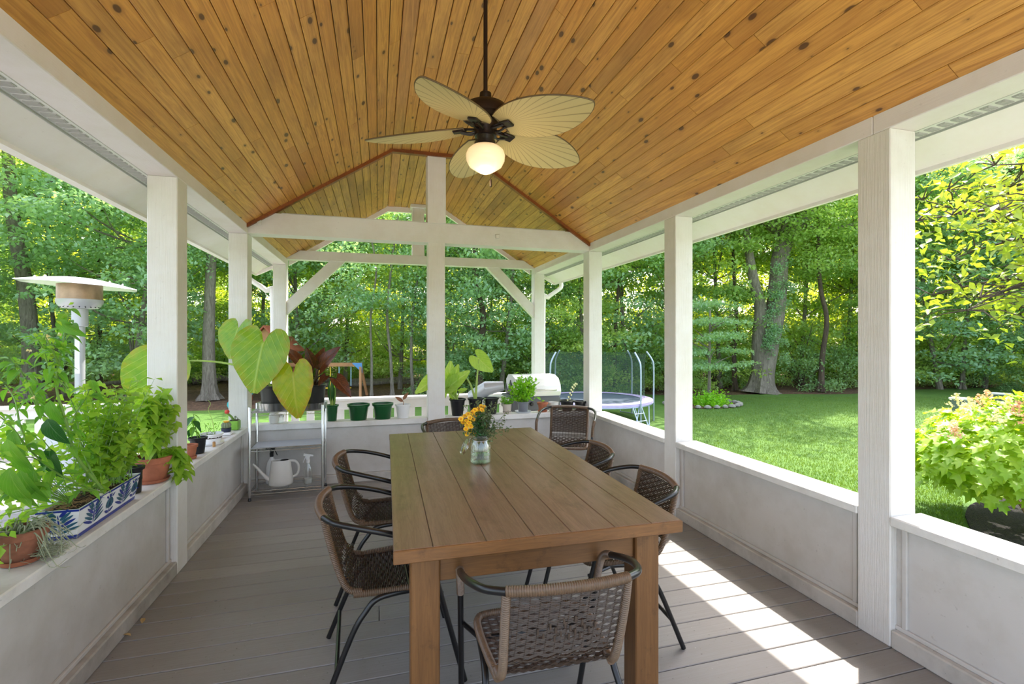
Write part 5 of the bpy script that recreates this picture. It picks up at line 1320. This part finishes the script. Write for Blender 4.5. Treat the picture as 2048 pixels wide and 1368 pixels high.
m.add(lo + hi + hii + ins, [(3, 2, 1, 0)] + [(i, (i + 1) % 4, (i + 1) % 4 + 4, i + 4) for i in range(4)] + [(i + 4, (i + 1) % 4 + 4, (i + 1) % 4 + 8, i + 8) for i in range(4)] + [(i + 8, (i + 1) % 4 + 8, (i + 1) % 4 + 12, i + 12) for i in range(4)] + [(12, 13, 14, 15)])
M_glaze = plain('white_glaze', (226, 226, 228), .18, 0, .06, 8); M_cob = plain('cobalt_glaze', (34, 52, 138), .2, 0, .2, 30); M_tealg = plain('teal_glaze', (44, 92, 116), .2, 0, .25, 30)
m.obj('box', M_glaze, t)
m = MB(); 
for k in range(4):
    a = V(lo[k]); b = V(lo[(k + 1) % 4]); c = V(hi[(k + 1) % 4]); d = V(hi[k]); nrm = (b - a).cross(d - a).normalized() * .0012
    for f0, f1 in ((0, .13), (.93, 1.0)):
        m.add([a.lerp(d, f0) + nrm, b.lerp(c, f0) + nrm, b.lerp(c, f1) + nrm, a.lerp(d, f1) + nrm], [(0, 1, 2, 3)])
m.obj('blue_band', M_cob, t)
def on_face(k, u, v, o_=.0016):
    a = V(lo[k]); b = V(lo[(k + 1) % 4]); c = V(hi[(k + 1) % 4]); d = V(hi[k]); nrm = (b - a).cross(d - a).normalized()
    return a.lerp(b, u).lerp(d.lerp(c, u), v) + nrm * o_
def petal(m, k, u, v, ang, L_, w_, asp):
    pts = []
    for q in range(10):
        a_ = q / 10 * 2 * pi; x_ = L_ * .5 * (1 + cos(a_)); y_ = w_ * .5 * sin(a_) * (1 - .3 * cos(a_)) 
        pts.append(on_face(k, u + (x_ * cos(ang) - y_ * sin(ang)) / asp, v + x_ * sin(ang) + y_ * cos(ang)))
    m.add(pts, [tuple(range(10))])
fm1, fm2 = MB(), MB()
for k in (1, 0, 2, 3):
    asp = 3.4 if k in (1, 3) else .95
    cs_ = (.22, .47, .72, .93) if k in (1, 3) else (.5,)
    for ci, cu in enumerate(cs_):
        if ci % 2 == 0 or len(cs_) == 1:
            # fern-like spray: curved fronds either side of a stalk
            for s_ in range(6):
                for sg in (-1, 1):
                    petal(fm2 if (s_ + (sg > 0)) % 3 else fm1, k, cu + sg * .010 * (4.2 / asp), .22 + s_ * .11, pi / 2 - sg * (1.15 - s_ * .10), .54 - s_ * .04, .095, asp)
            petal(fm1, k, cu, .18, pi / 2, .68, .05, asp)
        else:
            petal(fm2, k, cu, .36, pi / 2, .40, .42, asp); petal(fm1, k, cu, .42, pi / 2, .26, .10, asp); petal(fm1, k, cu, .16, pi / 2, .2, .04, asp)
            for sg in (-1, 1): petal(fm1, k, cu + sg * .01, .22, pi / 2 - sg * 1.1, .24, .10, asp); petal(fm1, k, cu + sg * .028, .74, pi / 2 - sg * .9, .18, .07, asp); petal(fm1, k, cu, .74, pi / 2 - sg * .35, .16, .07, asp)
fm1.obj('painted_flowers', M_cob, t, kind='stuff'); fm2.obj('painted_leaves', M_tealg, t, kind='stuff')
m = MB(); n1, n2 = 26, 7
vs = [((-b1 + .010) + (2 * b1 - .02) * j / n2, -PLN + (2 * PLN) * i / n1, PH - .028 + .012 * rnd.random() + .016 * sin(pi * j / n2)) for i in range(n1 + 1) for j in range(n2 + 1)]
m.add(vs, [(i * (n2 + 1) + j, i * (n2 + 1) + j + 1, (i + 1) * (n2 + 1) + j + 1, (i + 1) * (n2 + 1) + j) for i in range(n1) for j in range(n2)]); m.obj('soil', M_soil, t, fixn=False)
m = MB()
for i in range(160):
    x_, y_ = rnd.uniform(-.055, .055), rnd.uniform(-.26, .05); a = rnd.uniform(0, 6.28); l_ = rnd.uniform(.015, .04); m.tube([(x_, y_, PH - .008 + rnd.uniform(0, .012)), (x_ + l_ * cos(a), y_ + l_ * sin(a), PH - .004 + rnd.uniform(-.004, .014))], .0012, 3)
m.obj('straw_mulch', M_straw, t, kind='stuff', fixn=False)
m = MB(); m.box(-.02, .03, -.055, .0, -.001, .001, Matrix.Translation((.05, -.05, PH + .008)) @ Matrix.Rotation(.5, 4, 'Y') @ Matrix.Rotation(.3, 4, 'Z')); m.obj('plant_tag', M_whiteplastic, t)
# mint: rooted in the planter, moves with it as parts
PB = V((XS, 2.735, SB))
ml = [leaf_mesh(.064, .042, .35, .4, 5, M_mint, 'leaf'), leaf_mesh(.052, .034, .3, .25, 5, M_mint, 'leaf')]
nleaf = 0; P = []; st = MB()
for i in range(58):
    y0_ = rnd.uniform(-.06, .26); x0_ = rnd.uniform(-.055, .05); hh = rnd.uniform(.22, .50) * (1 if y0_ > -.02 else .8); lx_, ly_ = rnd.uniform(-.16, .10), rnd.uniform(-.10, .16)
    path = bez((x0_, y0_, PH - .01), (x0_ + lx_ * .2, y0_ + ly_ * .2, PH + hh * .55), (x0_ + lx_, y0_ + ly_, PH + hh), 10); st.tube(path, [.0028 - .0002 * k for k in range(11)], 5, False)
    for k in range(2, 11):
        for sg in (-1, 1):
            a = k * 1.57 + (0 if sg > 0 else pi) + i; pp = path[k]; d = V((cos(a), sin(a), rnd.uniform(-.1, .35))); s_ = rnd.uniform(.75, 1.25) * (1.1 - .04 * k)
            if nleaf < 250 and pp.x > -.02 and rnd.random() < .75: nleaf += 1; place_leaf(ml[k % 2], PB + pp, d, (0, 0, 1), s_, t, 'leaf')
            else: P.append(list(pp + d * .022))
st.obj('mint_stems', M_stem, t, fixn=False); cloud(t, P, .044, .064, M_mint, 'mint_leaves')
st = MB(); P = []
for i in range(26):  # low trailing leaves at the far end
    y0_ = rnd.uniform(.02, .27); P.append([rnd.uniform(.0, .09), y0_, PH + rnd.uniform(-.01, .07)])
cloud(t, P * 1, .018, .03, M_fern, 'trailing_leaves')
# pepper plant: arching stems, long hanging leaves
pl_ = [leaf_mesh(.10, .048, .35, .55, 7, M_pepper, 'leaf'), leaf_mesh(.075, .034, .4, .6, 7, M_pepper, 'leaf'), leaf_mesh(.11, .066, .3, .45, 8, M_pepdark, 'leaf')]
t = thing('pepper_plant', 'tall pepper plant with arching stems growing from the blue and white planter', 'plant', (XS + .01, 2.54, SB + .13))
base = V((XS + .01, 2.54, SB + .13))
def W_(px, py, yy): return at(px, py, Y=yy)
mains = [[base + V((.0, .04, -.02)), W_(150, 880, 2.52), W_(168, 805, 2.50), W_(205, 730, 2.50), W_(228, 660, 2.5), W_(237, 630, 2.52)]]
A0 = W_(205, 985, 2.55)
mains = [[A0, W_(150, 925, 2.50), W_(134, 860, 2.48), W_(168, 790, 2.46), W_(206, 736, 2.46), W_(228, 668, 2.46), W_(264/ 2, 630, 2.5)]]
mains = [[W_(210, 985, 2.62), W_(152, 912, 2.50), W_(138, 862, 2.47), W_(113, 775, 2.44), W_(122, 705, 2.42), W_(134, 650, 2.42), W_(137, 618, 2.42)],
         [W_(141, 868, 2.47), W_(88, 832, 2.5), W_(62, 790, 2.52), W_(48, 745, 2.55)],
         [W_(85, 830, 2.5), W_(58, 772, 2.45), W_(38, 735, 2.42), W_(22, 715, 2.40)],
         [W_(113, 770, 2.44), W_(96, 728, 2.46), W_(82, 690, 2.48), W_(66, 668, 2.5)],
         [W_(118, 730, 2.43), W_(105, 700, 2.38), W_(90, 672, 2.35)],
         [W_(205, 985, 2.60), W_(165, 900, 2.66), W_(150, 820, 2.7), W_(120, 760, 2.72)],
         [W_(200, 985, 2.56), W_(120, 950, 2.42), W_(60, 900, 2.36), W_(20, 850, 2.32), W_(-20, 820, 2.3)],
         [W_(60, 900, 2.36), W_(40, 850, 2.42), W_(30, 800, 2.46), W_(10, 770, 2.5)],
         [W_(205, 985, 2.56), W_(130, 975, 2.36), W_(70, 965, 2.26), W_(30, 985, 2.2)],
         [W_(140, 865, 2.47), W_(150, 830, 2.6), W_(175, 790, 2.7), W_(180, 760, 2.75)]]
cnt = 0; Pm = []
for i, pts in enumerate(mains):
    path = smoothpath(pts, 5); r0_ = .008 if i == 0 else .0045
    stem(t, [q - base for q in path], (r0_, .0018), M_stem, 'stem')
    for k in range(3 if i == 0 else 1, len(path)):
        dn = rnd.choice([1, 1, 1, 2]) if k > 6 or i else 1
        for _ in range(dn):
            a = rnd.uniform(0, 6.28); d = V((cos(a), sin(a) * .8, rnd.uniform(-.55, .25)))
            me = pl_[rnd.choice([0, 0, 1, 1])]; q = path[k] + V((cos(a) * .01, sin(a) * .01, 0)); place_leaf(me, q, d, UPZ + V((rnd.uniform(-.4, .4), rnd.uniform(-.6, .1), 0)), rnd.uniform(.4, .78), t)
            if rnd.random() < .9: Pm.append(list(q - base + V((rnd.gauss(0, .02), rnd.gauss(0, .02), rnd.gauss(0, .015)))))
for (jx, jy, tx_, ty_, yy, mi_, s_) in ((94, 838, 118, 892, 2.35, 2, 1.0), (98, 895, 100, 962, 2.40, 2, 1.0), (14, 878, 30, 940, 2.22, 0, 1.1), (36, 900, 48, 960, 2.25, 0, 1.1), (18, 935, 28, 1012, 2.15, 0, 1.2), (76, 955, 72, 1000, 2.3, 1, 1.2), (40, 940, 56, 1000, 2.22, 1, 1.3), (28, 860, 24, 915, 2.3, 0, 1.0), (100, 800, 108, 850, 2.44, 1, 1.1), (68, 940, 60, 985, 2.26, 1, 1.2), (215 / 2 + 5, 640, 150, 668, 2.4, 1, 1.1)):
    j = W_(jx, jy, yy); e = W_(tx_, ty_, yy - .02); me = pl_[mi_]; L_ = [.10, .075, .11][mi_]; place_leaf(me, j, e - j, (camF * -1 + UPZ * .2), (e - j).length / L_ * s_, t)
cloud(t, Pm, .02, .035, M_mint, 'young_leaves')
P = [[rnd.uniform(-.30, -.02), rnd.uniform(-.45, .25), rnd.uniform(-.10, .33)] for _ in range(420)]
st = MB()
for i in range(26):
    q = P[i * 16]; st.tube(bez((0, 0, 0), (q[0] * .5, q[1] * .4, q[2] * .9), q, 5), .0018, 4, False)
st.obj('side_shoots', M_stem, t, fixn=False); cloud(t, P, .035, .06, M_mint, 'back_leaves')
for q in ((95, 680), (98, 672), (58, 702), (122, 668), (66, 795)):
    p_ = W_(q[0], q[1], 2.42); cl_ = np.array([[rnd.gauss(0, .004), rnd.gauss(0, .004), rnd.gauss(0, .004)] for _ in range(8)]); o = link(leaf_cloud(cl_, nr.uniform(.008, .012, 8), .3, M_whitefl, 'blossom', aspect=.9), 'blossom', t); o.location = p_ - base
# bottom-left terracotta pot with air plants
p = V((-1.312, 2.275, SB)); t = thing('potted_air_plant', 'terracotta pot spilling grey curly air plants at the near end of the left sill', 'potted plant', p)
pot(t, .078, .046, .125, M_terra2, .012, .03, n=30).rotation_euler = (0, 0, 0); saucer(t, .066, M_terra)
m = MB()
M_till = plain('silvery_air_plant', (150, 156, 128), .8, 0, .25, 40)
for i in range(46):
    a = rnd.uniform(-1.9, 1.9) if i % 3 else rnd.uniform(0, 6.28); q = rnd.uniform(.05, .15); zz = rnd.uniform(-.02, .06)
    s0 = V((.03 * cos(a), .03 * sin(a), .12)); e = V((q * cos(a) + .02, q * sin(a), .10 - rnd.uniform(.0, .12) * (1 if i % 2 else .3)))
    mid = s0.lerp(e, .5) + V((rnd.uniform(-.03, .03), rnd.uniform(-.03, .03), .05)); e2 = e + V((rnd.uniform(-.04, .04), rnd.uniform(-.04, .04), rnd.uniform(-.02, .03)))
    m.tube(smoothpath([s0, mid, e, e2], 4), [.0026 - .00015 * k for k in range(13)], 4, False)
for i in range(150):
    c_ = V((.085 + rnd.gauss(0, .022), .02 + rnd.gauss(0, .03), max(.004, .02 + rnd.gauss(0, .012)))); m.tube(smoothpath([c_, c_ + V((rnd.gauss(0, .014), rnd.gauss(0, .014), abs(rnd.gauss(0, .01)))), c_ + V((rnd.gauss(0, .02), rnd.gauss(0, .02), abs(rnd.gauss(0, .012))))], 2), .0009, 3, False)
m.obj('air_plant_strands', M_till, t, kind='stuff', fixn=False)
P = [[rnd.uniform(-.06, .05), rnd.uniform(-.06, .05), .115 + rnd.uniform(0, .02)] for _ in range(160)]; cloud(t, P, .008, .018, M_olive, 'succulent_leaves')
# trailing bright foliage beyond the near end of the sill (in front of the railing)
t = thing('potted_herb', 'leafy herb pot standing behind the air plant pot at the frame edge', 'potted plant', (-1.345, 2.0, SB)); pot(t, .055, .042, .10, M_blackplastic); herb(t, None, 0, .28, .16, .03, .05, M_mint, .08, 26, 20)
# small black pot squeezed behind the planter
t = thing('black_pot', 'small black pot between the painted planter and the basil pot', 'pot', (XL - .085, 3.12, SB)); pot(t, .045, .034, .145, M_blackplastic)
# basil in terracotta
p = V((XL - .085, 3.345, SB)); t = thing('potted_basil', 'bushy light green basil in a terracotta pot with saucer beside the first left post', 'potted plant', p)
pot(t, .100, .068, .15, M_terra, .014, .035, n=30); saucer(t, .090, M_terra)
bl_ = [leaf_mesh(.082, .056, .5, .5, 6, M_basil, 'leaf'), leaf_mesh(.062, .042, .5, .4, 5, M_basil, 'leaf')]
st = MB(); nleaf = 0; P = []
for i in range(44):
    a = rnd.uniform(0, 6.28); q = rnd.uniform(.02, .17); hh = rnd.uniform(.16, .44) * (1 - q * 1.2)
    if i < 7: a = rnd.uniform(.15, .9); q = rnd.uniform(.13, .20); hh = rnd.uniform(-.16, -.02)
    end = V((q * cos(a), q * sin(a) , .14 + hh)); path = bez((q * .15 * cos(a), q * .15 * sin(a), .13), (q * .7 * cos(a), q * .7 * sin(a), .16 + max(hh, .10) * .8), end, 9); st.tube(path, [.003 - .0002 * k for k in range(10)], 5, False)
    for k in range(2, 10):
        for sg in (0, pi):
            aa = k * 1.57 + sg + i; d = V((cos(aa), sin(aa), rnd.uniform(-.5, .2))); s_ = rnd.uniform(.7, 1.2)
            if nleaf < 290 and (path[k].x > -.03 or k == 9): nleaf += 1; place_leaf(bl_[k % 2], p + path[k], d, (0, 0, 1), s_, t, 'leaf')
            else: P.append(list(path[k] + d * .025))
st.obj('stems', M_stem, t, fixn=False); cloud(t, P, .05, .075, M_basil, 'inner_leaves')
# beyond the first post
p = V((XL - .075, 3.90, SB)); t = thing('terracotta_pot', 'small terracotta pot just behind the first left post', 'pot', p); pot(t, .050, .034, .10, M_terra, .008, .022); saucer(t, .048, M_terra)
p = V((XL - .075, 4.07, SB)); t = thing('potted_basil_seedling', 'small black pot with drooping dark leaves behind the first left post', 'potted plant', p); pot(t, .058, .042, .12, M_blackplastic)
for k in range(9):
    a = k * 2.4; place_leaf(pl_[2] if k % 2 else pl_[0], p + V((-.02, -.03, .17 + .015 * k)), (cos(a), sin(a), -.5), (0, 0, 1), .75, t)
stem(t, [(0, 0, .1), (-.01, -.02, .2), (-.02, -.03, .30)], (.004, .002))
p = V((XL - .085, 4.40, SB)); t = thing('seedling_bowl', 'white oval bowl with thin seedlings in the middle of the left sill', 'planter', p); pot(t, .085, .060, .085, M_whiteplastic, .008, .012); m = MB(); m.lathe([(0, 0), (.082, 0), (.095, .014), (.088, .014), (0, .006)], 26); m.obj('saucer', M_whiteplastic, t, True)
for k in range(4): stem(t, [(rnd.uniform(-.04, .04), rnd.uniform(-.04, .04), .07), (rnd.uniform(-.06, .06), rnd.uniform(-.06, .06), .17)], (.0018, .0012))
stem(t, smoothpath([(.02, .02, .07), (.0, .02, .19), (-.03, .03, .27), (-.01, .02, .32), (-.03, .02, .35)], 4), (.003, .0015), M_stempale); cloud(t, [[rnd.uniform(-.06, .06), rnd.uniform(-.06, .06), .07 + rnd.uniform(0, .1)] for _ in range(30)], .015, .03, M_fern)
p = V((XL - .03, 4.28, SB)); t = thing('cork', 'little bottle cork standing on the edge of the left sill', 'cork', p); m = MB(); m.lathe([(0, 0), (.011, 0), (.0115, .002), (.0105, .036), (.009, .038), (0, .038)], 12); m.obj('cork_body', plain('cork_brown', (190, 146, 92), .9, 0, .3, 90), t, True); m = MB(); m.lathe([(0, .038), (.0088, .0382), (.004, .040), (0, .0402)], 12); m.obj('stained_end', plain('wine_stain', (120, 70, 60), .9), t, True)
p = V((XL - .10, 4.62, SB)); t = thing('terracotta_dish', 'tiny terracotta dish beside the white seedling bowl', 'dish', p); pot(t, .04, .03, .05, M_terra, .006, .012)
p = V((XL - .085, 4.80, SB)); t = thing('potted_cactus', 'round cactus with a yellow-orange flower in a small pot on a white tray', 'potted plant', p)
m = MB(); m.cbox(-.05, .05, -.06, .06, 0, .022, .006); m.obj('tray', M_whiteplastic, t); m = MB(); m.lathe([(0, .022), (.036, .022), (.042, .055), (.036, .055), (0, .05)], 18); m.obj('pot', plain('navy_pot', (38, 44, 66), .4), t, True)
m = MB(); vs0 = len(m.v); m.lathe([(.018, .05), (.034, .062), (.038, .085), (.028, .104), (.0, .108)], 24)
for i in range(len(m.v)):
    x_, y_, z_ = m.v[i]; a = math.atan2(y_, x_); k = 1 + .10 * cos(a * 12); m.v[i] = (x_ * k, y_ * k, z_)
m.obj('cactus_body', plain('cactus_green', (120, 132, 100), .7, 0, .2, 60), t, True)
m = MB(); m.lathe([(0, .104), (.018, .106), (.026, .118), (.014, .116), (0, .114)], 12); m.obj('flower', plain('orange_flower', (238, 176, 40), .5), t, True)
p = V((XL - .08, 5.03, SB)); t = thing('potted_red_cactus', 'green square pot with a red grafted cactus next to the second left post', 'potted plant', p); m = MB(); m.cbox(-.045, .045, -.045, .045, 0, .085, .008); m.obj('pot', plain('lime_pot', (126, 180, 60), .4, 0, .2, 10), t); m = MB(); m.box(-.037, .037, -.037, .037, .084, .088); m.obj('soil', M_soil, t)
stem(t, [(0, 0, .08), (-.02, -.01, .12), (-.05, -.02, .155)], (.012, .010), M_stem, 'graft_stem'); m = MB(); m.lathe([(0, .15), (.016, .155), (.022, .17), (.016, .186), (0, .19)], 12, c=(-.055, -.02, 0)); m.obj('red_top', plain('red_cactus', (206, 70, 54), .6), t, True)
cloud(t, [[rnd.uniform(-.03, .03), rnd.uniform(-.03, .03), .09 + rnd.uniform(0, .03)] for _ in range(24)], .015, .025, M_olive)

# ------------------------------------------------------------------ glass jar with flowers on the table
jx_, jy_ = .573, 2.747; t = thing('flower_jar', 'clip-top glass jar half full of water holding yellow flowers on the table', 'vase', (jx_, jy_, TT + .0005))
m = MB(); m.lathe([(0, .003), (.050, .0), (.058, .008), (.060, .03), (.058, .10), (.048, .125), (.045, .132), (.048, .138), (.048, .160)], 32); m.obj('jar', M_glass, t, True)
m = MB(); m.lathe([(0, .006), (.050, .006), (.055, .012), (.056, .048), (0, .048)], 28); m.obj('water', M_water, t, True)
m = MB(); m.tube([(.0475 * cos(i * pi / 12), .0475 * sin(i * pi / 12), .132) for i in range(24)], .0014, 5, closed=True); m.tube(smoothpath([(-.047, 0, .132), (-.062, -.01, .145), (-.072, -.01, .115)], 4), .0014, 5); m.obj('wire_bail', M_steel, t, fixn=False)
m = MB(); m.lathe([(0, 0), (.044, 0), (.050, .006), (.048, .016), (.030, .020), (0, .021)], 26, Matrix.Translation((-.085, -.01, .095)) @ Matrix.Rotation(R(-62), 4, 'Y')); m.obj('glass_lid', M_glass, t, True)
tb_ = thing('flower_bouquet', 'bunch of small orange-yellow flowers and grey-green sprigs standing in the glass jar', 'flowers', (jx_, jy_, TT + .02))
M_yfl = plain('orange_yellow_petals', (248, 196, 36), .5, 0, .2, 60); M_fc = plain('flower_centre', (214, 140, 26), .7)
fme = MB()
for k in range(9):
    a = k / 9 * 2 * pi; c_, s_ = cos(a), sin(a); fme.add([(c_ * .003, s_ * .003, 0), (c_ * .012 - s_ * .005, s_ * .012 + c_ * .005, .002), (c_ * .017, s_ * .017, .001), (c_ * .012 + s_ * .005, s_ * .012 - c_ * .005, .002)], [(0, 1, 2, 3)])
fme.lathe([(.006, 0), (.006, .003), (.003, .006), (0, .0065)], 9, mi=1); fmesh = fme.mesh('blossom', [M_yfl, M_fc])
b0_ = V((jx_, jy_, TT + .02)); st = MB()
fpx = [(922, 838), (930, 832), (936, 828), (940, 835), (945, 825), (950, 831), (933, 842), (934, 850), (932, 858), (934, 868), (950, 820), (957, 818), (962, 813), (968, 815), (955, 826), (945, 842), (938, 846), (951, 867), (946, 838), (926, 845), (964, 820), (972, 850), (940, 862), (942, 853)]
for (fx, fy) in fpx:
    p_ = at(fx, fy, Y=jy_ + rnd.uniform(-.06, .04)); o = link(fmesh, 'blossom', tb_); nv = (V((rnd.uniform(-.4, .3), -.7, rnd.uniform(.3, 1)))).normalized(); o.matrix_basis = Matrix.Translation(p_ - b0_) @ nv.to_track_quat('Z', 'Y').to_matrix().to_4x4()
    st.tube(bez((rnd.uniform(-.02, .02), rnd.uniform(-.02, .02), .0), (rnd.uniform(-.01, .01), 0, .16), p_ - b0_ - nv * .004, 6), .0013, 4, False)
P = []
for i in range(42):
    a = rnd.uniform(-1.2, 1.4); q = rnd.uniform(.02, .17); hh = rnd.uniform(.20, .36) - abs(q) * .35; e = V((q * sin(a) * 1.0 + .03, rnd.uniform(-.06, .06), hh)); path = bez((rnd.uniform(-.02, .02), rnd.uniform(-.02, .02), .0), (e.x * .2, 0, .14), e, 8); st.tube(path, .0012, 4, False)
    for k in range(4, 9):
        for _ in range(5): P.append(list(path[k] + V((rnd.gauss(0, .010), rnd.gauss(0, .010), rnd.gauss(0, .010)))))
st.obj('stems', M_olive, tb_, fixn=False); cloud(tb_, P, .012, .026, M_olive, 'sprig_leaves', .5, .2)
P = [[rnd.gauss(-.02, .03), rnd.gauss(0, .03), rnd.uniform(.14, .27)] for _ in range(240)]; cloud(tb_, P, .014, .026, M_pepdark, 'dark_leaves', .5, .3)

# ------------------------------------------------------------------ fallen leaves on the floor
lf = leaf_mesh(.055, .022, .6, .3, 4, plain('dry_leaf', (176, 150, 104), .8), 'leaf')
for (px, py, a, lb) in ((284, 1247, .3, 'curled dry leaf on the floor nearer the left wall corner'), (262, 1272, 1.3, 'small dry leaf on the floor below the first left post')):
    p = at(px, py, Z=.012); o = link(lf, 'dry_leaf'); o.location = p; o.rotation_euler = (.3, .2, a); tag(o, lb, 'leaf')
